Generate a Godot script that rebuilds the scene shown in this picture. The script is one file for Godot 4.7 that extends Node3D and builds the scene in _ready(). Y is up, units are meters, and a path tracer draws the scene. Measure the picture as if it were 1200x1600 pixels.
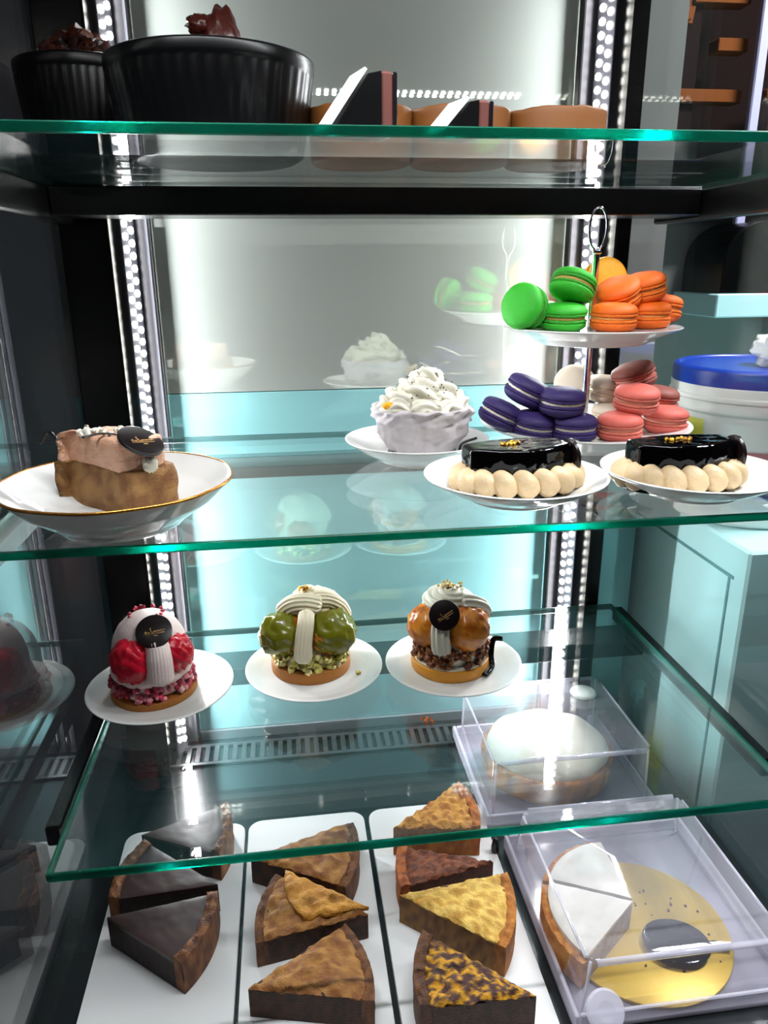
extends Node3D
# A lit pastry display case. y = 0 is the base deck of the case, z = 0 its back panel, x runs along the shelves. Metres.

var M := {}
var nz := FastNoiseLite.new()
var rng := RandomNumberGenerator.new()
var taken := {}

# ---------------------------------------------------------------- naming
func numbered(called: String) -> String:
	if not taken.has(called):
		taken[called] = 0
		return called
	taken[called] += 1
	return "%s_%03d" % [called, taken[called]]

func tag(o: Node, label: String, category: String, group := "") -> void:
	o.set_meta("label", label)
	o.set_meta("category", category)
	if group != "":
		o.set_meta("group", group)

func thing(called: String, label: String, category: String, at := Vector3.ZERO, turn := 0.0, group := "") -> Node3D:
	var o := Node3D.new()
	o.name = numbered(called)
	add_child(o)
	o.position = at
	o.rotation.y = turn
	tag(o, label, category, group)
	return o

func setting(called: String, label: String) -> Node3D:
	var o := Node3D.new()
	o.name = called
	add_child(o)
	o.set_meta("kind", "structure")
	o.set_meta("label", label)
	return o

func part(called: String, mesh: Mesh, m: Material, parent: Node, at := Vector3.ZERO, basis := Basis()) -> MeshInstance3D:
	var o := MeshInstance3D.new()
	o.name = called
	o.mesh = mesh
	o.material_override = m
	o.cast_shadow = GeometryInstance3D.SHADOW_CASTING_SETTING_ON
	o.transform = Transform3D(basis, at)
	parent.add_child(o, true)
	return o

func stuff(o: Node) -> Node:
	o.set_meta("kind", "stuff")
	return o

func lab(o: Node, label: String) -> Node:
	o.set_meta("label", label)
	return o

# ---------------------------------------------------------------- materials
func mat(called: String, c: Color, rough := 0.5, metal := 0.0, spec := 0.5) -> StandardMaterial3D:
	var m := StandardMaterial3D.new()
	m.resource_name = called
	m.albedo_color = c
	m.roughness = rough
	m.metallic = metal
	m.metallic_specular = spec
	M[called] = m
	return m

func bumpy(m: StandardMaterial3D, tex: Texture2D, scale: float, depth: float) -> StandardMaterial3D:
	m.heightmap_enabled = true
	m.heightmap_texture = tex
	m.heightmap_scale = depth
	m.uv1_triplanar = true
	m.uv1_scale = Vector3.ONE * scale
	return m

func pane(called: String, c: Color, rough := 0.02) -> StandardMaterial3D:
	var m := mat(called, c, rough)
	m.transparency = BaseMaterial3D.TRANSPARENCY_ALPHA
	return m

func glow(called: String, c: Color, k: float) -> StandardMaterial3D:
	var m := mat(called, c, 0.4)
	m.emission_enabled = true
	m.emission = c
	m.emission_energy_multiplier = k
	return m

func noise_tex(freq: float, octaves := 3, type := FastNoiseLite.TYPE_SIMPLEX_SMOOTH) -> Texture2D:
	var n := FastNoiseLite.new()
	n.noise_type = type
	n.frequency = freq
	n.fractal_octaves = octaves
	n.seed = 7
	var t := NoiseTexture2D.new()
	t.width = 256
	t.height = 256
	t.seamless = true
	t.noise = n
	return t

func colour_tex(freq: float, stops: Array, octaves := 3) -> Texture2D:
	var t: NoiseTexture2D = noise_tex(freq, octaves)
	var g := Gradient.new()
	g.offsets = PackedFloat32Array(stops.map(func(s): return s[0]))
	g.colors = PackedColorArray(stops.map(func(s): return s[1]))
	t.color_ramp = g
	return t

func mottled(m: StandardMaterial3D, tex: Texture2D, scale: float) -> StandardMaterial3D:
	m.albedo_texture = tex
	m.uv1_triplanar = true
	m.uv1_scale = Vector3.ONE * scale
	return m

# ---------------------------------------------------------------- meshes
func n3(p: Vector3, f: float) -> float:
	return nz.get_noise_3d(p.x * f, p.y * f, p.z * f)

func build(v: PackedVector3Array, idx: PackedInt32Array, smooth := true, cols := PackedColorArray()) -> ArrayMesh:
	var c := Vector3.ZERO
	for p in v:
		c += p
	c /= maxf(1.0, v.size())
	var vol := 0.0
	for i in range(0, idx.size(), 3):
		vol += (v[idx[i]] - c).dot((v[idx[i + 1]] - c).cross(v[idx[i + 2]] - c))
	var flip := vol > 0.0            # Godot's front faces run clockwise
	var st := SurfaceTool.new()
	st.begin(Mesh.PRIMITIVE_TRIANGLES)
	st.set_smooth_group(0 if smooth else -1)
	for i in range(0, idx.size(), 3):
		var t := [idx[i], idx[i + 2], idx[i + 1]] if flip else [idx[i], idx[i + 1], idx[i + 2]]
		if v[t[0]].is_equal_approx(v[t[1]]) or v[t[1]].is_equal_approx(v[t[2]]) or v[t[0]].is_equal_approx(v[t[2]]):
			continue
		for k in t:
			if cols.size():
				st.set_color(cols[k])
			st.add_vertex(v[k])
	st.generate_normals()
	st.index()
	return st.commit()

func surf(nu: int, nv: int, f: Callable, colour: Variant = null) -> ArrayMesh:
	var v := PackedVector3Array()
	var cols := PackedColorArray()
	var idx := PackedInt32Array()
	for j in nv + 1:
		for i in nu + 1:
			var p: Vector3 = f.call(float(i) / nu, float(j) / nv)
			v.append(p)
			if colour != null:
				cols.append(colour.call(p))
	for j in nv:
		for i in nu:
			var a := j * (nu + 1) + i
			idx.append_array([a, a + 1, a + nu + 2, a, a + nu + 2, a + nu + 1])
	return build(v, idx, true, cols)

func soft(prof: Array, r := 0.0006) -> PackedVector2Array:
	# a profile whose corners are cut back twice by r, so that they catch light
	var out := PackedVector2Array()
	for i in prof.size():
		var p: Vector2 = prof[i]
		if i == 0 or i == prof.size() - 1:
			out.append(p)
			continue
		var a: Vector2 = prof[i - 1] - p
		var b: Vector2 = prof[i + 1] - p
		var ra := minf(r, a.length() * 0.4)
		var rb := minf(r, b.length() * 0.4)
		out.append(p + a.normalized() * ra)
		out.append(p + (a.normalized() * ra + b.normalized() * rb) * 0.28)
		out.append(p + b.normalized() * rb)
	return out

func lathe(prof: PackedVector2Array, seg := 48, bend: Variant = null, colour: Variant = null) -> ArrayMesh:
	var n := prof.size() - 1
	return surf(seg, n, func(u, w):
		var q := prof[roundi(w * n)]
		var a: float = u * TAU if u < 1.0 else 0.0
		var p := Vector3(sin(a) * q.x, q.y, cos(a) * q.x)
		return bend.call(p, a) if bend != null else p, colour)

func tube(path: PackedVector3Array, radius: Callable, lobes := 0, amp := 0.0, twist := 0.0, seg := 20, squash := 1.0) -> ArrayMesh:
	# a swept tube with closed ends; lobes give the ribs of a star nozzle
	var n := path.size()
	var rings := []
	var side := Vector3.ZERO
	for i in n:
		var d := (path[mini(i + 1, n - 1)] - path[maxi(i - 1, 0)]).normalized()
		if i == 0:
			side = d.cross(Vector3.UP if absf(d.y) < 0.9 else Vector3.BACK).normalized()
		side = (side - d * d.dot(side)).normalized()
		rings.append([side, d.cross(side).normalized()])
	var v := PackedVector3Array()
	var idx := PackedInt32Array()
	for i in n:
		var t := float(i) / (n - 1)
		var r: float = radius.call(t)
		for k in seg:
			var a := TAU * k / seg
			var rr := r * (1.0 + (amp * cos(lobes * a + twist * t) if lobes else 0.0))
			v.append(path[i] + rings[i][0] * cos(a) * rr + rings[i][1] * sin(a) * rr * squash)
	v.append(path[0])
	v.append(path[n - 1])
	for i in n - 1:
		for k in seg:
			var a := i * seg + k
			var b := i * seg + (k + 1) % seg
			idx.append_array([a, b, b + seg, a, b + seg, a + seg])
	for k in seg:
		idx.append_array([n * seg, (k + 1) % seg, k])
		idx.append_array([n * seg + 1, (n - 1) * seg + k, (n - 1) * seg + (k + 1) % seg])
	return build(v, idx)

func curve(pts: Array, steps := 24) -> PackedVector3Array:
	var c := Curve3D.new()
	for i in pts.size():
		var a: Vector3 = pts[maxi(i - 1, 0)]
		var b: Vector3 = pts[mini(i + 1, pts.size() - 1)]
		c.add_point(pts[i], (a - b) / 6.0, (b - a) / 6.0)
	var out := PackedVector3Array()
	for i in steps + 1:
		out.append(c.sample(0, 0) if i == 0 else c.samplef(float(i) / steps * (pts.size() - 1)))
	return out

func box(size: Vector3, bevel := 0.001) -> ArrayMesh:
	# a box with chamfered edges
	var h := size / 2
	var b := minf(bevel, minf(h.x, minf(h.y, h.z)) * 0.6)
	var st := SurfaceTool.new()
	st.begin(Mesh.PRIMITIVE_TRIANGLES)
	st.set_smooth_group(-1)
	var pt := func(s: Vector3, ax: int) -> Vector3:
		var p := s * (h - Vector3.ONE * b)
		p[ax] = s[ax] * h[ax]
		return p
	var tri := func(a: Vector3, c: Vector3, d: Vector3):
		var n := (c - a).cross(d - a)
		var order := [a, c, d] if n.dot(a + c + d) < 0 else [a, d, c]
		for p in order:
			st.add_vertex(p)
	for ax in 3:
		var e := (ax + 1) % 3
		var g := (ax + 2) % 3
		for s in [-1.0, 1.0]:
			var q := []
			for k in [[-1.0, -1.0], [1.0, -1.0], [1.0, 1.0], [-1.0, 1.0]]:
				var w := Vector3.ZERO
				w[ax] = s
				w[e] = k[0]
				w[g] = k[1]
				q.append(pt.call(w, ax))
			tri.call(q[0], q[1], q[2])
			tri.call(q[0], q[2], q[3])
			for s2 in [-1.0, 1.0]:
				var w1 := Vector3.ZERO
				w1[ax] = s
				w1[e] = s2
				w1[g] = -1.0
				var w2 := w1
				w2[g] = 1.0
				tri.call(pt.call(w1, ax), pt.call(w2, ax), pt.call(w2, e))
				tri.call(pt.call(w1, ax), pt.call(w2, e), pt.call(w1, e))
	for sx in [-1.0, 1.0]:
		for sy in [-1.0, 1.0]:
			for sz in [-1.0, 1.0]:
				var s := Vector3(sx, sy, sz)
				tri.call(pt.call(s, 0), pt.call(s, 1), pt.call(s, 2))
	st.generate_normals()
	return st.commit()

func prism(poly: PackedVector2Array, y0: float, y1: float, bevel := 0.0) -> ArrayMesh:
	# an outline in x and z raised from y0 to y1, its top edge drawn in by the bevel
	var tri := Geometry2D.triangulate_polygon(poly)
	var n := poly.size()
	var c := Vector2.ZERO
	for p in poly:
		c += p
	c /= n
	var levels := [[y0, 0.0], [y1 - bevel, 0.0], [y1, bevel]] if bevel > 0 else [[y0, 0.0], [y1, 0.0]]
	var v := PackedVector3Array()
	var idx := PackedInt32Array()
	for l in levels:
		for p in poly:
			var q: Vector2 = p + (c - p).normalized() * float(l[1])
			v.append(Vector3(q.x, l[0], q.y))
	for k in levels.size() - 1:
		for i in n:
			var a := k * n + i
			var b := k * n + (i + 1) % n
			idx.append_array([a, b, b + n, a, b + n, a + n])
	var top: int = (levels.size() - 1) * n
	var up := 1 if Geometry2D.is_polygon_clockwise(poly) else 0
	for i in range(0, tri.size(), 3):
		var x: int = tri[i]
		var y: int = tri[i + 1]
		var z: int = tri[i + 2]
		var area := (poly[y] - poly[x]).cross(poly[z] - poly[x])
		var wall := (poly[1] - poly[0])
		# walls wind (a, b, b + n); caps must wind the same way round
		if (area > 0) == (up == 0):
			idx.append_array([top + x, top + y, top + z, x, z, y])
		else:
			idx.append_array([top + x, top + z, top + y, x, y, z])
	return build(v, idx, false)

func disc_pts(rx: float, rz: float, n := 32, wob := 0.0) -> PackedVector2Array:
	var out := PackedVector2Array()
	for i in n:
		var a := TAU * i / n
		var k := 1.0 + wob * nz.get_noise_2d(cos(a) * 90.0, sin(a) * 90.0)
		out.append(Vector2(cos(a) * rx, sin(a) * rz) * k)
	return out

func blob(r: Vector3, rough := 0.0, f := 60.0, seg := 24, colour: Variant = null) -> ArrayMesh:
	return surf(seg, seg / 2, func(u, w):
		var a: float = u * TAU if u < 1.0 else 0.0
		var t: float = w * PI
		var d := Vector3(sin(t) * cos(a), -cos(t), sin(t) * sin(a))
		var k := 1.0 + rough * n3(d, f)
		return d * r * k, colour)

func grains(n: int, place: Callable, size: Vector2, cols: Array, seg := 6) -> ArrayMesh:
	# many small irregular pieces joined into one mesh
	var st := SurfaceTool.new()
	st.begin(Mesh.PRIMITIVE_TRIANGLES)
	for i in n:
		var at: Vector3 = place.call(i)
		var s := rng.randf_range(size.x, size.y)
		var ax := Vector3(rng.randf_range(0.7, 1.4), rng.randf_range(0.6, 1.0), rng.randf_range(0.7, 1.2)) * s
		var b := Basis.from_euler(Vector3(rng.randf() * TAU, rng.randf() * TAU, rng.randf() * TAU))
		var c: Color = cols[rng.randi() % cols.size()]
		c = (c * rng.randf_range(0.8, 1.15)).srgb_to_linear()
		st.set_smooth_group(i % 30 + 1)
		var ring := []
		for j in 4:
			var row := []
			for k in seg:
				var t := PI * (j + 0.0001) / 3.0
				var a := TAU * (k + 0.5 * j) / seg
				row.append(at + b * (Vector3(sin(t) * cos(a), cos(t), sin(t) * sin(a)) * ax))
			ring.append(row)
		for j in 3:
			for k in seg:
				var q := [ring[j][k], ring[j][(k + 1) % seg], ring[j + 1][(k + 1) % seg], ring[j + 1][k]]
				for m in [0, 1, 2, 0, 2, 3]:
					st.set_color(c)
					st.add_vertex(q[m])
	st.generate_normals()
	st.index()
	return st.commit()

func sector(tip: Vector2, c1: Vector2, c2: Vector2, s0: float, s1: float, y0: float, y1: float, bump: float, f: float, colour: Callable, round_edge := 0.0) -> ArrayMesh:
	# a slab cut like a slice of cake, between the shares s0 and s1 of the way from tip to rim
	var ns := 30
	var nt := 32
	var top := []
	var low := []
	var r1 := (c1 - tip).length()
	var r2 := (c2 - tip).length()
	var a1 := (c1 - tip).angle()
	var a2 := a1 + angle_difference(a1, (c2 - tip).angle())
	for j in nt + 1:
		var t := float(j) / nt
		var dir := Vector2.from_angle(lerpf(a1, a2, t)) * lerpf(r1, r2, t)
		var rt := []
		var rl := []
		for i in ns + 1:
			var s := lerpf(s0, s1, float(i) / ns)
			var p := tip + dir * s
			var edge := minf(minf(t, 1.0 - t) * 2.0 * s, minf((s - s0), (s1 - s)) * 2.0)
			var y := y1 + bump * n3(Vector3(p.x, 0.3 + tip.x, p.y), f) - (round_edge * exp(-edge * 14.0))
			rt.append(Vector3(p.x, maxf(y, y0 + 0.0005), p.y))
			rl.append(Vector3(p.x, y0, p.y))
		top.append(rt)
		low.append(rl)
	var st := SurfaceTool.new()
	st.begin(Mesh.PRIMITIVE_TRIANGLES)
	var mid := tip + (c1 + c2 - tip * 2) * 0.25 * (s0 + s1)
	var centre := Vector3(mid.x, (y0 + y1) / 2, mid.y)
	var quad := func(a: Vector3, b: Vector3, c: Vector3, d: Vector3, out: Vector3, group: int):
		st.set_smooth_group(group)
		for q in [[a, b, c], [a, c, d]]:
			var n: Vector3 = (q[1] - q[0]).cross(q[2] - q[0])
			if n.length() < 1e-12:
				continue
			var order: Array = q if n.dot(out) < 0 else [q[0], q[2], q[1]]
			for p in order:
				st.set_color(colour.call(p))
				st.add_vertex(p)
	for j in nt:
		for i in ns:
			quad.call(top[j][i], top[j][i + 1], top[j + 1][i + 1], top[j + 1][i], Vector3.UP, 0)
			quad.call(low[j][i], low[j][i + 1], low[j + 1][i + 1], low[j + 1][i], Vector3.DOWN, 1)
	# side walls, in three steps up so that the layers can differ
	var wall := func(a: Vector3, b: Vector3, c: Vector3, d: Vector3, out: Vector3, group: int):
		for k in 4:
			var u := k / 4.0
			var w := (k + 1) / 4.0
			var lump := out.normalized() * bump * 0.5
			var pa := a.lerp(d, u)
			var pb := b.lerp(c, u)
			var pc := b.lerp(c, w)
			var pd := a.lerp(d, w)
			var go := func(p: Vector3, on: float) -> Vector3: return p + lump * n3(p, f * 1.3) * (1.0 if on > 0.01 and on < 0.99 else 0.0)
			quad.call(go.call(pa, u), go.call(pb, u), go.call(pc, w), go.call(pd, w), out, group)
	var n1 := Vector3(c1.x - tip.x, 0, c1.y - tip.y).cross(Vector3.UP)
	if n1.dot(centre - Vector3(c1.x, centre.y, c1.y)) > 0:
		n1 = -n1
	var n2 := Vector3(c2.x - tip.x, 0, c2.y - tip.y).cross(Vector3.UP)
	if n2.dot(centre - Vector3(c2.x, centre.y, c2.y)) > 0:
		n2 = -n2
	var n0 := centre - Vector3(tip.x, centre.y, tip.y)
	for i in ns:
		wall.call(low[0][i], low[0][i + 1], top[0][i + 1], top[0][i], n1, 2)
		wall.call(low[nt][i], low[nt][i + 1], top[nt][i + 1], top[nt][i], n2, 3)
	for j in nt:
		wall.call(low[j][ns], low[j + 1][ns], top[j + 1][ns], top[j][ns], n0, 4)
		if s0 > 0.01:
			wall.call(low[j][0], low[j + 1][0], top[j + 1][0], top[j][0], -n0, 5)
	st.generate_normals()
	st.index()
	return st.commit()

func two(a: Color, b: Color, f: float, lo := -0.42, hi := 0.42) -> Callable:
	var la := a.srgb_to_linear()
	var lb := b.srgb_to_linear()
	return func(p: Vector3) -> Color:
		return la.lerp(lb, smoothstep(lo, hi, n3(p + Vector3(1.7, 0, 0.4), f) * 0.8 + n3(p, f * 3.1) * 0.35))

# ---------------------------------------------------------------- scene
func _ready() -> void:
	rng.seed = 41
	nz.seed = 11
	nz.noise_type = FastNoiseLite.TYPE_SIMPLEX_SMOOTH
	nz.frequency = 1.0
	nz.fractal_octaves = 2
	# camera
	var cam := Camera3D.new()
	cam.name = "camera"
	add_child(cam)
	cam.position = Vector3(0, 0.646, 0.95)
	cam.rotation_order = EULER_ORDER_YXZ
	cam.rotation_degrees = Vector3(-18.175, -7.36, -0.471)
	cam.keep_aspect = Camera3D.KEEP_HEIGHT
	cam.fov = 68.74
	cam.near = 0.02
	cam.far = 30.0
	cam.current = true
	# surroundings: a dim shop
	var we := WorldEnvironment.new()
	we.name = "environment"
	var e := Environment.new()
	e.background_mode = Environment.BG_COLOR
	e.background_color = Color(0.10, 0.10, 0.11)
	e.background_energy_multiplier = 1.0
	e.tonemap_mode = Environment.TONE_MAPPER_LINEAR
	e.tonemap_exposure = 1.68
	e.sdfgi_enabled = true
	e.ssao_enabled = true
	e.ssil_enabled = true
	we.environment = e
	add_child(we)
	# light strips: on the two back posts and under the front of the case roof
	lamp("post_light", Vector3(-0.1615, 0.49, 0.0315), Vector3(0.95, 0, 0.31), Vector2(0.02, 0.94), 0.31)
	lamp("post_light", Vector3(0.3675, 0.49, 0.0315), Vector3(-0.95, 0, 0.31), Vector2(0.02, 0.94), 0.31)
	lamp("roof_light", Vector3(0.114, 0.926, 0.500), Vector3(0, -0.97, 0.22), Vector2(0.62, 0.016), 0.34)
	lamp("shop_light", Vector3(1.05, 1.496, 0.25), Vector3(0, -1, 0), Vector2(0.3, 0.3), 1.8)
	materials()
	case_shell()
	shelves()
	light_strips()
	outside()
	middle_shelf()
	bottom_shelf()
	top_shelf()
	deck_goods()

func lamp(called: String, at: Vector3, towards: Vector3, size: Vector2, energy: float) -> void:
	var l := AreaLight3D.new()
	l.name = numbered(called)
	l.area_size = size
	l.light_energy = energy
	l.light_color = Color(0.97, 0.985, 1.0)
	l.shadow_enabled = true
	l.set("area_range", 6.0)
	l.set("area_attenuation", 2.0)
	add_child(l)
	l.position = at
	l.basis = Basis.looking_at(towards.normalized(), Vector3.UP if absf(towards.y) < 0.7 else Vector3.FORWARD)

func materials() -> void:
	var fine := noise_tex(0.06, 4)
	var soft_noise := noise_tex(0.02, 2)
	mat("wall_grey", Color(0.70, 0.725, 0.70), 0.01, 0.48)
	mat("wall_teal", Color(0.54, 0.745, 0.755), 0.015, 0.25)
	mat("black_metal", Color(0.012, 0.012, 0.014), 0.25)
	mat("channel", Color(0.42, 0.42, 0.46), 0.35, 0.6)
	mat("deck", Color(0.09, 0.11, 0.12), 0.25, 0.0)
	mat("slat", Color(0.15, 0.17, 0.18), 0.45, 0.0)
	mat("roof", Color(0.25, 0.25, 0.26), 0.5)
	mat("steel_frame", Color(0.45, 0.50, 0.52), 0.3, 0.5)
	pane("glass", Color(0.40, 0.66, 0.66, 0.016), 0.01)
	pane("side_glass", Color(0.5, 0.7, 0.7, 0.008), 0.01)
	pane("side_glass_right", Color(0.5, 0.7, 0.7, 0.002), 0.01).metallic_specular = 0.28
	pane("plastic_tray", Color(0.80, 0.78, 0.85, 0.40), 0.1)
	pane("plastic_edge", Color(0.93, 0.92, 0.98, 0.45), 0.1)
	pane("clear_plastic", Color(0.93, 0.92, 0.98, 0.15), 0.05)
	var ge := mat("glass_edge", Color(0.0, 0.50, 0.38), 0.22)
	ge.refraction_enabled = true
	ge.refraction_scale = 0.05
	ge.albedo_color.a = 0.12
	mat("edge_dark", Color(0.01, 0.20, 0.17), 0.3)
	glow("lamp_panel", Color(1.0, 0.97, 0.92), 1.0)
	glow("led", Color(1.0, 0.99, 0.95), 18.0)
	mat("porcelain", Color(0.87, 0.87, 0.86), 0.08)
	mat("porcelain_grey", Color(0.80, 0.80, 0.79), 0.08)
	mat("gold_rim", Color(0.78, 0.52, 0.22), 0.25, 0.9)
	mat("chrome", Color(0.80, 0.80, 0.83), 0.12, 1.0)
	mat("chocolate", Color(0.085, 0.045, 0.05), 0.28)
	mat("black_glaze", Color(0.008, 0.007, 0.009), 0.05, 0.0, 0.35)
	mat("black_chocolate", Color(0.035, 0.030, 0.035), 0.22)
	mat("gold_print", Color(0.72, 0.56, 0.34), 0.4, 0.5)
	bumpy(mat("cream_white", Color(0.81, 0.79, 0.72), 0.5), fine, 30, 0.03)
	bumpy(mat("cream_ivory", Color(0.90, 0.86, 0.74), 0.5), fine, 30, 0.03)
	bumpy(mat("cream_pink", Color(0.90, 0.82, 0.80), 0.5), fine, 30, 0.02)
	bumpy(mat("piped_ivory", Color(0.84, 0.73, 0.57), 0.45), fine, 22, 0.05)
	bumpy(mat("meringue", Color(0.74, 0.71, 0.72), 0.55), soft_noise, 14, 0.10)
	bumpy(mat("biscuit", Color(0.66, 0.41, 0.13), 0.6), fine, 24, 0.06)
	bumpy(mat("biscuit_gold", Color(0.85, 0.56, 0.12), 0.35), fine, 24, 0.04)
	var grain := mat("grain", Color.WHITE, 0.5)
	grain.vertex_color_use_as_albedo = true
	var baked := bumpy(mat("baked", Color.WHITE, 0.62), fine, 26, 0.10)
	baked.vertex_color_use_as_albedo = true
	var silky := mat("ganache", Color.WHITE, 0.38)
	silky.vertex_color_use_as_albedo = true
	mat("choux", Color.WHITE, 0.22).vertex_color_use_as_albedo = true
	mat("glaze_red", Color(0.78, 0.06, 0.17), 0.28)
	mat("glaze_green", Color(0.43, 0.43, 0.08), 0.16)
	bumpy(mat("shell_green", Color(0.16, 0.66, 0.12), 0.62), fine, 40, 0.02)
	bumpy(mat("shell_orange", Color(0.90, 0.39, 0.01), 0.62), fine, 40, 0.02)
	bumpy(mat("shell_yellow", Color(0.98, 0.68, 0.02), 0.62), fine, 40, 0.02)
	bumpy(mat("shell_purple", Color(0.17, 0.105, 0.35), 0.62), fine, 40, 0.02)
	bumpy(mat("shell_white", Color(0.84, 0.78, 0.70), 0.62), fine, 40, 0.02)
	bumpy(mat("shell_pink", Color(0.80, 0.37, 0.32), 0.62), fine, 40, 0.02)
	bumpy(mat("shell_cocoa", Color(0.56, 0.30, 0.25), 0.62), fine, 40, 0.02)
	bumpy(mat("foot_green", Color(0.20, 0.60, 0.14), 0.8), fine, 60, 0.08)
	bumpy(mat("foot_orange", Color(0.93, 0.45, 0.08), 0.8), fine, 60, 0.08)
	bumpy(mat("foot_yellow", Color(0.96, 0.66, 0.06), 0.8), fine, 60, 0.08)
	bumpy(mat("foot_purple", Color(0.20, 0.13, 0.38), 0.8), fine, 60, 0.08)
	bumpy(mat("foot_white", Color(0.90, 0.82, 0.70), 0.8), fine, 60, 0.08)
	bumpy(mat("foot_pink", Color(0.80, 0.42, 0.35), 0.8), fine, 60, 0.08)
	bumpy(mat("foot_cocoa", Color(0.70, 0.36, 0.32), 0.8), fine, 60, 0.08)
	mat("filling_tan", Color(0.74, 0.58, 0.30), 0.5)
	mat("filling_white", Color(0.93, 0.90, 0.84), 0.5)
	mat("filling_pink", Color(0.86, 0.58, 0.50), 0.5)
	mat("filling_orange", Color(0.90, 0.62, 0.34), 0.5)
	mat("board", Color(0.90, 0.90, 0.90), 0.55)
	mat("gold_board", Color(0.80, 0.66, 0.26), 0.32, 0.35)
	mat("teal_box", Color(0.74, 0.92, 0.92), 0.4)
	mat("teal_line", Color(0.36, 0.56, 0.57), 0.5)
	mat("tub_white", Color(0.88, 0.90, 0.88), 0.35)
	mat("tub_blue", Color(0.06, 0.22, 0.62), 0.35)
	mat("tub_yellow", Color(0.80, 0.80, 0.30), 0.4)
	mat("tub_pink", Color(0.70, 0.45, 0.47), 0.4)
	mat("grey_wall", Color(0.50, 0.51, 0.49), 0.6)
	mat("dark_wood", Color(0.10, 0.055, 0.05), 0.8, 0.0, 0.15)
	mat("wood", Color(0.44, 0.24, 0.09), 0.7, 0.0, 0.2)
	mat("pale_post", Color(0.72, 0.72, 0.86), 0.4)
	mat("black_ceramic", Color(0.010, 0.010, 0.012), 0.30, 0.0, 0.35)
	mat("tart_shell", Color(0.46, 0.27, 0.09), 0.55)
	mat("brown_plate", Color(0.34, 0.19, 0.17), 0.35)
	bumpy(mat("glazed_brown", Color(0.26, 0.09, 0.06), 0.3), soft_noise, 20, 0.04)

# ---------------------------------------------------------------- the case
func case_shell() -> void:
	var back := setting("wall_back", "glossy back panel of the display case, grey above and teal below")
	part("grey_panel", box(Vector3(0.74, 0.50, 0.012), 0.0005), M.wall_grey, back, Vector3(0.114, 0.7485, -0.006))
	part("teal_panel", box(Vector3(0.74, 0.482, 0.012), 0.0005), M.wall_teal, back, Vector3(0.114, 0.2565, -0.006))
	part("bottom_frame", box(Vector3(0.74, 0.016, 0.016), 0.001), M.steel_frame, back, Vector3(0.114, 0.0075, -0.004))
	var fl := setting("floor", "dark glossy base deck of the display case")
	part("deck", box(Vector3(0.74, 0.02, 0.62), 0.001), M.deck, fl, Vector3(0.114, -0.0102, 0.296))
	for s in [["wall_left", -0.2385, "glass left side of the display case"], ["wall_right", 0.4665, "glass right side of the display case"]]:
		var w := setting(s[0], s[2])
		part("side_pane", box(Vector3(0.006, 1.0, 0.56), 0.0003), M.side_glass if s[1] < 0 else M.side_glass_right, w, Vector3(s[1], 0.5, 0.282))
	var top := setting("ceiling", "roof panel of the display case")
	part("roof_panel", box(Vector3(0.74, 0.02, 0.58), 0.001), M.roof, top, Vector3(0.114, 1.01, 0.28))
	# slotted air vent along the back of the deck
	var v := thing("vent_grille", "dark slotted air vent running along the back of the base deck", "vent", Vector3(0.114, 0.0, 0.041))
	part("rail", box(Vector3(0.68, 0.004, 0.006), 0.0005), M.slat, v, Vector3(0, 0.002, -0.0205))
	part("rail", box(Vector3(0.68, 0.004, 0.006), 0.0005), M.slat, v, Vector3(0, 0.002, 0.0205))
	var bar := box(Vector3(0.0065, 0.004, 0.035), 0.0005)
	for i in 54:
		part("slat", bar, M.slat, v, Vector3(-0.335 + i * 0.0126, 0.002, 0))

func shelf(called: String, label: String, y: float, thick: float, x0: float, x1: float, z0: float, z1: float) -> Node3D:
	var cx := (x0 + x1) / 2
	var t := thing(called, label, "shelf", Vector3(cx, y - thick, (z0 + z1) / 2))
	part("pane", box(Vector3(x1 - x0 - 0.006, thick, z1 - z0 - 0.006), 0.0003), M.glass, t, Vector3(0, thick / 2, 0))
	lab(part("polished_edge", box(Vector3(x1 - x0, thick, 0.003), 0.0008), M.glass_edge, t, Vector3(0, thick / 2, (z1 - z0) / 2 - 0.0015)), "bright green front edge")
	part("polished_edge", box(Vector3(x1 - x0, thick, 0.003), 0.0008), M.edge_dark, t, Vector3(0, thick / 2, -(z1 - z0) / 2 + 0.0015))
	for s in [-1, 1]:
		part("polished_edge", box(Vector3(0.003, thick, z1 - z0 - 0.006), 0.0008), M.glass_edge, t, Vector3(s * ((x1 - x0) / 2 - 0.0015), thick / 2, 0))
	return t

func frame(label: String, under: float, x0: float, x1: float, front: float, rail_z: float, rail_d: float, rail_h: float, bar_w: float, bar_h: float) -> void:
	var t := thing("shelf_frame", label, "bracket", Vector3((x0 + x1) / 2, under - maxf(rail_h, bar_h), 0.06))
	var top := maxf(rail_h, bar_h)
	part("rail", box(Vector3(x1 - x0 - 2 * bar_w, rail_h, rail_d), 0.001), M.black_metal, t, Vector3(0, top - rail_h / 2, rail_z - 0.06))
	for s in [-1, 1]:
		part("bracket", box(Vector3(bar_w, bar_h, front - 0.05), 0.002), M.black_metal, t, Vector3(s * ((x1 - x0) / 2 - bar_w / 2), top - bar_h / 2, (front + 0.05) / 2 - 0.06))

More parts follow.
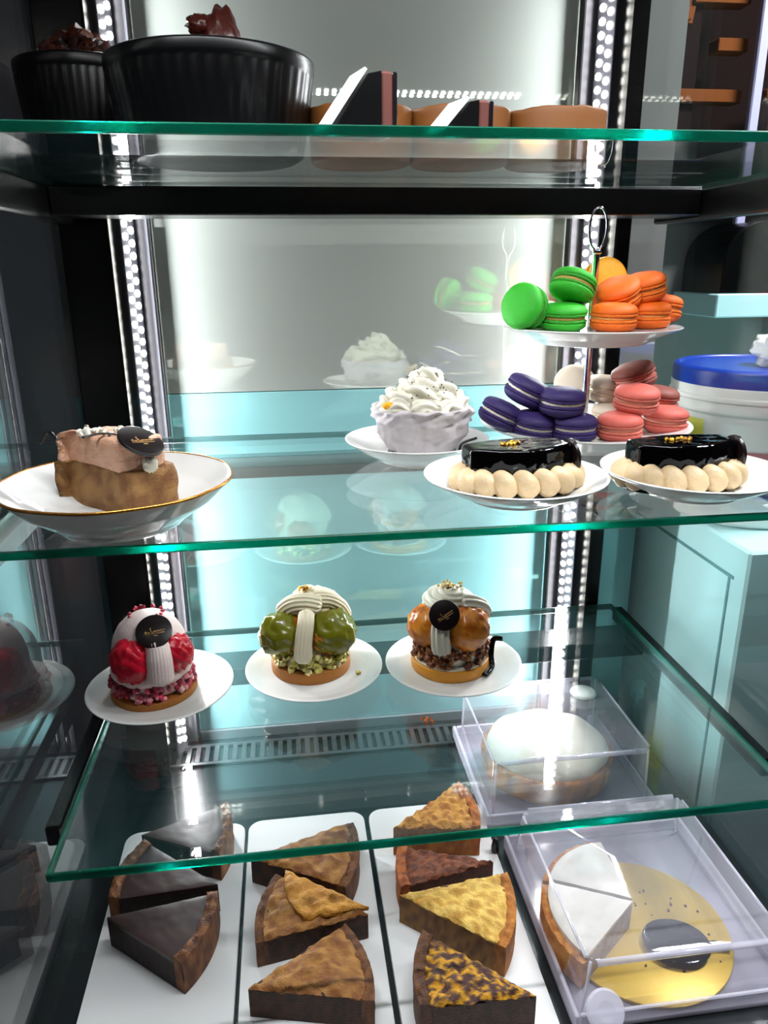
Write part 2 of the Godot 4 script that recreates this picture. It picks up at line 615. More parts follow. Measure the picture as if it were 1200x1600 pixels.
func shelves() -> void:
	shelf("glass_shelf", "topmost glass shelf, holding the black fluted bowls and tart shells", 0.7274, 0.0066, -0.2325, 0.4605, 0.057, 0.4503)
	shelf("glass_shelf", "middle glass shelf, holding the macaron stand and the black glazed cakes", 0.456, 0.0068, -0.2325, 0.4605, 0.057, 0.4256)
	shelf("glass_shelf", "lowest glass shelf, holding the three small round cream puff cakes", 0.2018, 0.008, -0.2025, 0.4310, 0.057, 0.4585)
	frame("black support frame under the topmost glass shelf", 0.7204, -0.2345, 0.4625, 0.44, 0.125, 0.06, 0.026, 0.022, 0.03)
	frame("black support frame under the middle glass shelf", 0.4488, -0.2345, 0.4625, 0.40, 0.1435, 0.043, 0.0175, 0.012, 0.02)
	frame("black support frame under the lowest glass shelf", 0.1934, -0.2225, 0.4500, 0.395, 0.126, 0.045, 0.022, 0.014, 0.02)

func light_strips() -> void:
	var led := lathe(soft([Vector2(0, 0), Vector2(0.0040, 0), Vector2(0.0040, 0.0012), Vector2(0, 0.0022)], 0.0005), 10)
	for s in [[-1.0, -0.1655, "black back post with a double row of white lights, left side of the case"], [1.0, 0.3715, "black back post with a double row of white lights, behind the macaron stand"]]:
		var sd: float = s[0]
		var t := thing("lit_post", s[2], "light strip", Vector3(s[1], 0, 0.03))
		var pw := 0.0515 if sd < 0 else 0.025
		part("post", box(Vector3(pw, 0.992, 0.050), 0.002), M.black_metal, t, Vector3(sd * (0.018 + pw / 2), 0.497, -0.0042))
		part("shade_lip", box(Vector3(0.0025, 0.985, 0.058), 0.0006), M.black_metal, t, Vector3(sd * 0.0135, 0.495, 0.0165))
		# channel: a tilted back plate and a fin on its inner side
		var n := Vector3(-sd * 0.95, 0, 0.3122)
		var across := Vector3(sd * 0.3122, 0, 0.95)
		var b := Basis(across, Vector3.UP, across.cross(Vector3.UP))
		part("back_plate", box(Vector3(0.030, 0.985, 0.002), 0.0005), M.channel, t, Vector3(0, 0.495, 0) - n * 0.002, b)
		part("fin", box(Vector3(0.003, 0.985, 0.014), 0.0008), M.black_metal, t, Vector3(-sd * 0.0195, 0.495, -0.0195))
		part("flange", box(Vector3(0.024, 0.985, 0.002), 0.0005), M.channel, t, Vector3(-sd * 0.0055, 0.495, -0.0265))
		var up := Basis(across, n, across.cross(n))
		for i in 70:
			for k in [-1.0, 1.0]:
				part("light_bulb", led, M.led, t, Vector3(0, 0.02 + i * 0.0136 + (0.0068 if k > 0 else 0.0), 0) + across * k * 0.0066 - n * 0.0008, up)
	var r := thing("light_bar", "row of small white lights under the front of the case roof", "light strip", Vector3(0.114, 0.93, 0.50))
	part("back_plate", box(Vector3(0.66, 0.004, 0.03), 0.0008), M.channel, r, Vector3(0, 0.004, 0.002), Basis(Vector3.RIGHT, 0.22))
	for s in [-1, 1]:
		part("hanger", box(Vector3(0.006, 0.068, 0.01), 0.001), M.black_metal, r, Vector3(s * 0.31, 0.036, 0.004))
	for i in 48:
		for k in [-1.0, 1.0]:
			part("light_bulb", led, M.led, r, Vector3(-0.32 + i * 0.0136, 0.0015 + k * 0.0014, 0.0005 - k * 0.0062), Basis(Vector3.RIGHT, PI + 0.22))

func outside() -> void:
	# what stands beyond the right-hand glass
	var w := setting("wall_right_outside", "grey wall of the shop beyond the right-hand glass")
	w.name = "wall_outside"
	part("plaster", box(Vector3(1.5, 1.0, 0.05), 0.001), M.grey_wall, w, Vector3(1.24, 0.225, -0.345))
	var c := thing("cabinet", "pale teal cabinet beyond the right-hand glass with a white tub on it", "cabinet", Vector3(0.75, -0.45, 0.0))
	part("body", box(Vector3(0.50, 0.792, 0.475), 0.003), M.teal_box, c, Vector3(0, 0.396, 0.0))
	part("door_groove", box(Vector3(0.002, 0.004, 0.43), 0.0003), M.teal_line, c, Vector3(-0.2502, 0.752, 0.0))
	part("door_groove", box(Vector3(0.002, 0.70, 0.004), 0.0003), M.teal_line, c, Vector3(-0.2502, 0.40, 0.207))
	var t := thing("plastic_tub", "white plastic tub with a blue lid, standing on the teal cabinet", "tub", Vector3(0.577, 0.342, 0.088), atan2(-0.575, 0.83))
	part("body", lathe(soft([Vector2(0, 0), Vector2(0.083, 0), Vector2(0.088, 0.004), Vector2(0.094, 0.135), Vector2(0.098, 0.137), Vector2(0.099, 0.168), Vector2(0, 0.168)], 0.002), 56), M.tub_white, t)
	var lid := part("lid", lathe(soft([Vector2(0, 0.166), Vector2(0.0985, 0.166), Vector2(0.0985, 0.186), Vector2(0.092, 0.189), Vector2(0.089, 0.185), Vector2(0, 0.185)], 0.002), 56), M.tub_blue, t)
	lab(lid, "blue snap lid")
	part("ridge", lathe(soft([Vector2(0.098, 0.150), Vector2(0.1005, 0.151), Vector2(0.1005, 0.156), Vector2(0.098, 0.157)], 0.0006), 56), M.tub_white, t)
	var patch := func(a0: float, a1: float, y0: float, y1: float) -> ArrayMesh:
		return surf(12, 4, func(u, v):
			var a := deg_to_rad(lerpf(a0, a1, u))
			var y := lerpf(y0, y1, v)
			var r := lerpf(0.088, 0.094, (y - 0.004) / 0.131) + 0.0008
			return Vector3(sin(a) * r, y, cos(a) * r))
	lab(part("label_panel", patch.call(-50, -31, 0.03, 0.128), M.tub_yellow, t), "yellow-green label panel")
	lab(part("label_panel", patch.call(-6, 16, 0.055, 0.095), M.tub_pink, t), "dusty pink printed patch")
	var cr := thing("crumpled_wrap", "crumpled white plastic wrap lying on the blue tub lid", "wrap", Vector3(0.600, 0.527, 0.100))
	part("wrap", blob(Vector3(0.034, 0.024, 0.03), 0.5, 2.2, 32), M.tub_white, cr, Vector3(0, 0.018, 0))
	var cl := thing("ceiling_lamp", "square white ceiling lamp of the shop, right of the display case", "lamp", Vector3(1.05, 1.50, 0.25))
	part("housing", box(Vector3(0.34, 0.03, 0.34), 0.003), M.tub_white, cl, Vector3(0, 0.02, 0))
	part("lit_panel", box(Vector3(0.30, 0.004, 0.30), 0.001), M.lamp_panel, cl, Vector3(0, 0.002, 0))
	# teal glass ledge with a dark machine
	var s := thing("wall_ledge", "pale teal glass ledge on the grey wall beyond the right-hand glass", "ledge", Vector3(0.80, 0.565, -0.25))
	part("slab", box(Vector3(0.26, 0.036, 0.14), 0.002), M.teal_box, s, Vector3(0, 0.018, 0))
	part("bracket", box(Vector3(0.012, 0.05, 0.10), 0.001), M.steel_frame, s, Vector3(0.05, -0.024, -0.015))
	var mc := thing("machine", "dark rounded machine on the teal ledge beyond the right-hand glass", "machine", Vector3(0.80, 0.601, -0.25))
	var pl := PackedVector2Array()
	for i in 10:
		var a := PI - i / 9.0 * PI / 2
		pl.append(Vector2(-0.058 + cos(a) * 0.062, 0.045 + sin(a) * 0.062))
	pl.append_array([Vector2(0.12, 0.107), Vector2(0.12, 0.0), Vector2(-0.12, 0.0)])
	part("housing", prism(pl, -0.06, 0.06, 0.002), M.black_ceramic, mc, Vector3.ZERO, Basis(Vector3.RIGHT, Vector3.BACK, Vector3.UP) * Basis())
	part("trim_strip", box(Vector3(0.004, 0.085, 0.004), 0.0005), M.steel_frame, mc, Vector3(0.012, 0.05, 0.061), Basis(Vector3.BACK, 0.05))
	# dark wooden rack with crates, upper right
	var rk := thing("wooden_rack", "dark wooden rack with lighter slats, beyond the glass at upper right", "rack", Vector3(0.80, 0.726, -0.33))
	part("back_board", box(Vector3(0.86, 0.50, 0.02), 0.001), M.dark_wood, rk, Vector3(0.06, 0.25, -0.03))
	part("base_board", box(Vector3(0.86, 0.03, 0.10), 0.002), M.dark_wood, rk, Vector3(0.06, 0.015, 0.03))
	part("upright", box(Vector3(0.03, 0.50, 0.06), 0.002), M.dark_wood, rk, Vector3(-0.16, 0.25, 0.01))
	part("upright", box(Vector3(0.03, 0.50, 0.06), 0.002), M.dark_wood, rk, Vector3(-0.27, 0.25, 0.01))
	for q in [[-0.20, 0.27, 0.064, 0.016, 0.25], [-0.126, 0.168, 0.11, 0.018, 0.0], [-0.095, 0.238, 0.05, 0.018, 0.0], [-0.0, 0.175, 0.06, 0.018, 0.15], [-0.245, 0.19, 0.03, 0.012, 0.1], [-0.12, 0.30, 0.09, 0.016, 0.0]]:
		part("slat", box(Vector3(q[2], q[3], 0.03), 0.001), M.wood, rk, Vector3(q[0], q[1], 0.035), Basis(Vector3.BACK, q[4]))
	part("slat", box(Vector3(0.042, 0.014, 0.03), 0.001), M.wood, rk, Vector3(-0.194, 0.157, 0.035), Basis(Vector3.BACK, 0.65))
	part("slat", box(Vector3(0.014, 0.05, 0.02), 0.001), M.wood, rk, Vector3(-0.19, 0.120, 0.035), Basis(Vector3.BACK, -0.1))
	part("slat", box(Vector3(0.012, 0.06, 0.02), 0.001), M.wood, rk, Vector3(-0.165, 0.295, 0.035), Basis(Vector3.BACK, -0.15))
	part("slat", box(Vector3(0.05, 0.14, 0.03), 0.003), M.wood, rk, Vector3(0.02, 0.09, 0.03), Basis(Vector3.BACK, -0.05))
	var pp := thing("pale_post", "pale lavender upright post in front of the dark wooden rack", "post", Vector3(0.737, 0.62, -0.258))
	part("shaft", box(Vector3(0.016, 0.60, 0.012), 0.002), M.pale_post, pp, Vector3(0, 0.30, 0))

# ---------------------------------------------------------------- plates, discs, macarons
func plate(label: String, at: Vector3, r: float, rim: float, flat: float, m: Material, group := "white plates with cakes") -> Node3D:
	var t := thing("plate", label, "plate", at, 0.0, group)
	part("dish", lathe(soft([Vector2(0, 0.0012), Vector2(flat * 0.86, 0.0012), Vector2(flat * 0.88, 0), Vector2(flat * 0.94, 0), Vector2(flat, 0.003), Vector2(lerpf(flat, r, 0.5), lerpf(0.003, rim, 0.40)), Vector2(r - 0.0005, rim - 0.0012), Vector2(r, rim), Vector2(r - 0.0022, rim + 0.0004), Vector2(lerpf(flat, r, 0.48), lerpf(0.006, rim, 0.42)), Vector2(flat, 0.0062), Vector2(0, 0.0055)], 0.0012), 72), m, t)
	return t

func scribble(parent: Node, r: float, y: float, turn: float) -> void:
	# the gold script on the chocolate discs: a line of small joined letters, its underline and a little word below
	var strokes := [
		curve([Vector3(-0.50, 0, 0.10), Vector3(-0.40, 0, 0.02), Vector3(-0.47, 0, 0.02), Vector3(-0.43, 0, 0.14), Vector3(-0.34, 0, 0.06), Vector3(-0.30, 0, 0.14), Vector3(-0.26, 0, 0.05), Vector3(-0.22, 0, 0.13)], 26),
		curve([Vector3(-0.14, 0, -0.20), Vector3(-0.20, 0, -0.16), Vector3(-0.10, 0, 0.10), Vector3(-0.02, 0, 0.10), Vector3(-0.02, 0, 0.0), Vector3(0.05, 0, 0.09), Vector3(0.08, 0, -0.02), Vector3(0.14, 0, 0.08), Vector3(0.18, 0, -0.02), Vector3(0.24, 0, 0.07), Vector3(0.28, 0, -0.03), Vector3(0.34, 0, 0.06), Vector3(0.39, 0, -0.04), Vector3(0.46, 0, 0.05), Vector3(0.54, 0, -0.05), Vector3(0.60, 0, 0.03)], 48),
		PackedVector3Array([Vector3(-0.52, 0, 0.21), Vector3(0.0, 0, 0.17), Vector3(0.58, 0, 0.13)]),
		curve([Vector3(-0.02, 0, 0.30), Vector3(0.03, 0, 0.26), Vector3(0.06, 0, 0.32), Vector3(0.10, 0, 0.26), Vector3(0.14, 0, 0.31), Vector3(0.18, 0, 0.26)], 16)]
	for s in strokes:
		var p := PackedVector3Array()
		for q in s:
			p.append(Vector3(q.x * r, 0, q.z * r).rotated(Vector3.UP, turn) + Vector3.UP * y)
		part("gold_script", tube(p, func(_t): return r * 0.018, 0, 0, 0, 6), M.gold_print, parent)

func choc_disc(parent: Node, at: Vector3, normal: Vector3, r: float, turn: float, label: String) -> void:
	var up := normal.normalized()
	var x := Vector3.UP.cross(up).normalized()
	if x.length() < 0.5:
		x = Vector3.RIGHT
	var b := Basis(x, up, x.cross(up))
	var d := part("chocolate_disc", lathe(soft([Vector2(0, -0.0014), Vector2(r, -0.0014), Vector2(r, 0.0014), Vector2(0, 0.0014)], 0.0006), 40), M.chocolate, parent, at, b)
	lab(d, label)
	scribble(d, r, 0.0015, turn)

var mac_shell: ArrayMesh
var mac_foot: ArrayMesh
var mac_fill: ArrayMesh
const MR := 0.0232

func macaron(kind: String, filling: String, label: String, at: Vector3, axis: Vector3, group: String) -> void:
	if mac_shell == null:
		var pr := PackedVector2Array([Vector2(0, 0.0040)])
		for p in [Vector2(0.0224, 0.0040), Vector2(0.0231, 0.0046), Vector2(0.0232, 0.0058), Vector2(0.0226, 0.0076), Vector2(0.0212, 0.0094), Vector2(0.0188, 0.0110), Vector2(0.0150, 0.0122), Vector2(0.0100, 0.0129), Vector2(0.005, 0.0131), Vector2(0, 0.0132)]:
			pr.append(p)
		mac_shell = lathe(pr, 44, func(p, _a): return Vector3(p.x, p.y * 1.12, p.z) * (1.0 + 0.02 * n3(p, 70.0)))
		var fr := PackedVector2Array([Vector2(0.010, 0.0014), Vector2(0.0212, 0.0014), Vector2(0.0228, 0.0020), Vector2(0.0233, 0.0030), Vector2(0.0230, 0.0040), Vector2(0.0215, 0.0046), Vector2(0.010, 0.0046)])
		mac_foot = lathe(fr, 90, func(p, _a): return p + Vector3(p.x, 0, p.z).normalized() * 0.0011 * n3(p, 420.0) + Vector3.UP * 0.0006 * n3(p, 300.0))
		mac_fill = lathe(soft([Vector2(0, -0.0018), Vector2(0.0208, -0.0018), Vector2(0.0216, 0), Vector2(0.0208, 0.0018), Vector2(0, 0.0018)], 0.0006), 40)
	var t := thing("macaron", label, "macaron", at, 0.0, group)
	var up := axis.normalized()
	var x := up.cross(Vector3(0.31, 0.2, 0.92)).normalized()
	t.basis = Basis(x, up, x.cross(up)).rotated(up, rng.randf() * TAU)
	var flip := Basis(Vector3.RIGHT, PI)
	part("shell", mac_shell, M["shell_" + kind], t)
	part("shell", mac_shell, M["shell_" + kind], t, Vector3.ZERO, flip)
	part("ruffled_foot", mac_foot, M["foot_" + kind], t)
	part("ruffled_foot", mac_foot, M["foot_" + kind], t, Vector3.ZERO, flip)
	part("filling", mac_fill, M["filling_" + filling], t)

func middle_shelf() -> void:
	var y0 := 0.4562
	# left: a slice of layered cake on a gold-rimmed saucer
	var t := thing("plate", "deep white saucer with a gold rim, at the left end of the middle shelf", "plate", Vector3(-0.1325, y0, 0.3727))
	var wave := func(p: Vector3, a: float) -> Vector3:
		var k := Vector2(p.x, p.z).length() / 0.0874
		return Vector3(p.x * (1 + 0.006 * k * k * cos(a * 9)), p.y, p.z * (1 + 0.006 * k * k * cos(a * 9)))
	part("dish", lathe(soft([Vector2(0, 0.0015), Vector2(0.040, 0.0015), Vector2(0.042, 0), Vector2(0.046, 0), Vector2(0.052, 0.006), Vector2(0.072, 0.020), Vector2(0.0868, 0.0350), Vector2(0.0874, 0.0362), Vector2(0.0858, 0.0365), Vector2(0.070, 0.0225), Vector2(0.050, 0.0105), Vector2(0.042, 0.0085), Vector2(0, 0.0080)], 0.0015), 108, wave), M.porcelain, t)
	lab(part("gold_rim", lathe(PackedVector2Array([Vector2(0.0860, 0.0352), Vector2(0.0872, 0.0347), Vector2(0.0880, 0.0360), Vector2(0.0870, 0.0371), Vector2(0.0858, 0.0368), Vector2(0.0860, 0.0352)]), 108, wave), M.gold_rim, t), "thin gold line round the rim")
	var k := thing("layer_cake", "brown layered cake slice with pale pink topping, on the gold-rimmed saucer", "cake", Vector3(-0.1345, y0 + 0.0085, 0.3727))
	var o := Vector2(-0.1345, 0.3727)
	var low := PackedVector2Array([Vector2(-0.1855, 0.345) - o, Vector2(-0.1800, 0.336) - o, Vector2(-0.1500, 0.362) - o, Vector2(-0.1225, 0.3945) - o, Vector2(-0.1165, 0.3950) - o, Vector2(-0.0895, 0.372) - o, Vector2(-0.0880, 0.366) - o, Vector2(-0.104, 0.348) - o, Vector2(-0.138, 0.318) - o, Vector2(-0.146, 0.318) - o])
	var lowc := two(Color(0.60, 0.44, 0.24), Color(0.44, 0.27, 0.11), 50.0)
	part("sponge", lumpy(low, 0.0, 0.037, 0.003, 0.0022, lowc), M.baked, k)
	var hi := PackedVector2Array()
	for p in low:
		hi.append((p - Vector2(-0.014, -0.012)) * 0.86 + Vector2(-0.0145, -0.012))
	part("topping", lumpy(hi, 0.0365, 0.060, 0.005, 0.0025, two(Color(0.86, 0.68, 0.58), Color(0.80, 0.60, 0.48), 70.0)), M.baked, k)
	part("white_shavings", grains(26, func(i): return Vector3(-0.010 + rng.randf_range(-0.020, 0.020), 0.0605 + rng.randf() * 0.003, -0.014 + rng.randf_range(-0.014, 0.012)), Vector2(0.0018, 0.0034), [Color(0.85, 0.83, 0.78), Color(0.9, 0.87, 0.8)]), M.grain, k)
	stuff(k.get_node("white_shavings"))
	part("chocolate_curl", tube(curve([Vector3(-0.048, 0.058, 0.004), Vector3(-0.041, 0.067, 0.006), Vector3(-0.033, 0.062, 0.014)], 14), func(q): return 0.0022 * (1.0 - 0.5 * q), 0, 0, 0, 8, 0.4), M.black_chocolate, k)
	part("chocolate_curl", tube(curve([Vector3(-0.018, 0.0615, 0.004), Vector3(-0.004, 0.0625, -0.004), Vector3(0.012, 0.060, -0.004)], 14), func(q): return 0.0018, 0, 0, 0, 8, 0.4), M.black_chocolate, k)
	choc_disc(k, Vector3(0.0245, 0.058, 0.008), Vector3(0.42, 0.83, 0.26), 0.0175, -0.35, "round dark chocolate disc with gold script leaning on the corner")
	part("cream_dab", blob(Vector3(0.006, 0.006, 0.005), 0.3, 3.0), M.cream_white, k, Vector3(0.030, 0.041, 0.012))
	# meringue
	plate("white plate under the meringue on the middle shelf", Vector3(0.1303, y0, 0.208), 0.0738, 0.0235, 0.040, M.porcelain)
	var mg := thing("meringue_nest", "white meringue nest heaped with speckled whipped cream, on the middle shelf", "meringue", Vector3(0.1365, y0 + 0.006, 0.204))
	part("chocolate_base", lathe(soft([Vector2(0, 0), Vector2(0.034, 0), Vector2(0.036, 0.002), Vector2(0, 0.003)], 0.0006), 36), M.black_chocolate, mg)
	part("nest", lathe(soft([Vector2(0, 0.002), Vector2(0.030, 0.002), Vector2(0.036, 0.006), Vector2(0.044, 0.020), Vector2(0.0495, 0.036), Vector2(0.0505, 0.046), Vector2(0.048, 0.051), Vector2(0.040, 0.047), Vector2(0, 0.040)], 0.003), 96, func(p, a):
		var sw := sin(a * 2.0 + p.y * 260.0) * 0.0016 + 0.0045 * n3(Vector3(p.x, p.y * 4.4, p.z), 44.0)
		var h := 0.0035 * n3(Vector3(p.x, 0, p.z), 30.0) if p.y > 0.035 else 0.0
		return p + Vector3(p.x, 0, p.z).normalized() * sw + Vector3.UP * h), M.meringue, mg)
	var spiral := []
	for i in 31:
		var s := i / 30.0
		var a := s * TAU * 2.0 + 2.2
		var rr := lerpf(0.027, 0.003, pow(s, 0.9)) * (1.0 + 0.16 * sin(i * 1.9))
		spiral.append(Vector3(cos(a) * rr + 0.004 * s, 0.047 + 0.032 * s + 0.002 * sin(i * 2.3), sin(a) * rr))
	part("whipped_cream", tube(curve(spiral, 130), func(q): return lerpf(0.0175, 0.0095, q), 6, 0.20, 8.0, 48), M.cream_white, mg)
	part("whipped_cream", blob(Vector3(0.032, 0.020, 0.032), 0.2, 2.2, 32), M.cream_white, mg, Vector3(0, 0.052, 0))
	var wave2 := []
	for i in 25:
		var a := -0.4 + i / 24.0 * 3.4
		wave2.append(Vector3(cos(a) * 0.037, 0.050 + 0.003 * sin(i * 1.4), sin(a) * 0.037))
	part("whipped_cream", tube(curve(wave2, 90), func(q): return 0.0085 + 0.002 * sin(q * 40.0), 6, 0.16, 14.0, 32), M.cream_white, mg)
	stuff(part("black_specks", grains(60, func(i):
		var a := rng.randf() * TAU
		var q := rng.randf()
		return Vector3(0.003 + cos(a) * 0.040 * sqrt(q), 0.0905 - 0.031 * sqrt(q) + rng.randf() * 0.003, sin(a) * 0.040 * sqrt(q)), Vector2(0.0005, 0.0010), [Color(0.06, 0.05, 0.05)]), M.grain, mg))
	lab(part("fruit_piece", blob(Vector3(0.007, 0.004, 0.005), 0.3, 3.0), M.shell_yellow, mg, Vector3(-0.037, 0.0535, 0.024)), "small orange fruit piece")
	part("chocolate_stick", tube(curve([Vector3(0.026, 0.003, 0.028), Vector3(0.032, 0.006, 0.030), Vector3(0.036, 0.014, 0.027), Vector3(0.052, 0.018, 0.022)], 24), func(q): return 0.0014, 0, 0, 0, 8), M.black_chocolate, mg)
	# black glazed cakes
	plate("white plate under the black glazed cake in front of the purple macarons", Vector3(0.1905, y0, 0.352), 0.0785, 0.0215, 0.043, M.porcelain)
	plate("white plate under the black glazed cake at the right end of the middle shelf", Vector3(0.3475, y0, 0.360), 0.0785, 0.0215, 0.043, M.porcelain)
	glazed_cake(Vector3(0.1925, y0 + 0.0062, 0.350), 0.10, "glossy black glazed log cake on piped cream, in front of the purple macarons")
	glazed_cake(Vector3(0.336, y0 + 0.0062, 0.358), 0.06, "glossy black glazed log cake on piped cream, rightmost on the middle shelf")
	macaron_stand(y0)

func lumpy(poly: PackedVector2Array, y0: float, y1: float, round_r: float, bump: float, colour: Callable) -> ArrayMesh:
	# an outline raised into a soft-edged, uneven block
	var c := Vector2.ZERO
	for p in poly:
		c += p
	c /= poly.size()
	var ring := PackedVector2Array()
	var n := poly.size()
	for i in n:
		for k in 8:
			ring.append(poly[i].lerp(poly[(i + 1) % n], k / 8.0))
	var m := ring.size()
	var levels := []
	for k in 9:
		levels.append([lerpf(y0, y1 - round_r, k / 8.0), 0.0])
	for k in 5:
		var a := (k + 1) / 5.0 * PI / 2
		levels.append([y1 - round_r + sin(a) * round_r, (1 - cos(a)) * round_r])
	for k in 8:
		levels.append([y1, round_r + (k + 1) / 8.0])
	var v := PackedVector3Array()
	var cols := PackedColorArray()
	var idx := PackedInt32Array()
	for l in levels:
		for p in ring:
			var share: float = l[1] - round_r
			var q: Vector2 = p + (c - p).normalized() * minf(l[1], round_r)
			if share > 0:
				q = q.lerp(c, share)
			var w := Vector3(q.x, l[0], q.y)
			var d := Vector3(p.x - c.x, 0, p.y - c.y).normalized()
			if l[0] > y0:
				w += (d if share <= 0 else Vector3.UP) * bump * n3(w, 75.0)
			v.append(w)
			cols.append(colour.call(w))
	for k in levels.size() - 1:
		for i in m:
			var a := k * m + i
			var b := k * m + (i + 1) % m
			idx.append_array([a, b, b + m, a, b + m, a + m])
	return build(v, idx, true, cols)

func glazed_cake(at: Vector3, turn: float, label: String) -> void:
	var t := thing("glazed_cake", label, "cake", at, turn, "black glazed cakes")
	var base := disc_pts(0.052, 0.031, 40)
	part("biscuit", prism(base, 0.0, 0.004, 0.001), M.black_chocolate, t, Vector3(0, 0, 0.001))
	# piped cream drops round the edge, leaning into one another
	for i in 17:
		var a := TAU * (i + 0.5) / 17.0
		var p := Vector3(cos(a) * 0.0475, 0.0135, sin(a) * 0.0275)
		var out := Vector3(cos(a) / 0.0475, 0, sin(a) / 0.0275).normalized()
		var along := Vector3.UP.cross(out)
		var drop := tube(curve([p + along * 0.0055 + Vector3(0, -0.0085, 0) + out * 0.002, p + Vector3(0, -0.001, 0) + out * 0.003, p - along * 0.0065 + Vector3(0, 0.0070, 0) - out * 0.005], 12), func(q): return 0.0105 * sqrt(maxf(0.02, sin(PI * clampf(0.14 + 0.82 * q, 0, 1)))), 0, 0, 0, 14)
		part("piped_drop", drop, M.piped_ivory, t)
	part("cream_bed", prism(disc_pts(0.043, 0.022, 32), 0.004, 0.016, 0.002), M.piped_ivory, t)
	# the glazed body: a rounded block, its front bowed
	var body := PackedVector2Array()
	for i in 13:
		var u := i / 12.0
		body.append(Vector2(lerpf(-0.046, 0.045, u), 0.012 + 0.0155 * sin(PI * u)))
	for i in 13:
		var u := 1.0 - i / 12.0
		body.append(Vector2(lerpf(-0.046, 0.045, u), -0.012 - 0.010 * sin(PI * u)))
	part("glazed_body", lumpy(body, 0.0155, 0.0405, 0.0045, 0.0006, func(_p): return Color.WHITE), M.black_glaze, t)
	part("end_disc", lathe(soft([Vector2(0, -0.0018), Vector2(0.0155, -0.0018), Vector2(0.0155, 0.0018), Vector2(0, 0.0018)], 0.0008), 36), M.chocolate, t, Vector3(0.0468, 0.0275, 0.006), Basis(Vector3.BACK, -PI / 2 + 0.08))
	part("chocolate_tip", tube(curve([Vector3(0.046, 0.036, -0.004), Vector3(0.052, 0.039, -0.006), Vector3(0.060, 0.038, -0.006)], 10), func(q): return 0.0016 * (1 - 0.6 * q), 0, 0, 0, 8), M.black_chocolate, t)
	stuff(lab(part("gold_flakes", grains(14, func(i): return Vector3(-0.006 + rng.randf_range(-0.011, 0.011), 0.0412, rng.randf_range(-0.004, 0.005)), Vector2(0.0011, 0.0024), [Color(0.85, 0.65, 0.18), Color(0.62, 0.42, 0.08)], 5), M.grain, t), "scatter of gold flakes"))

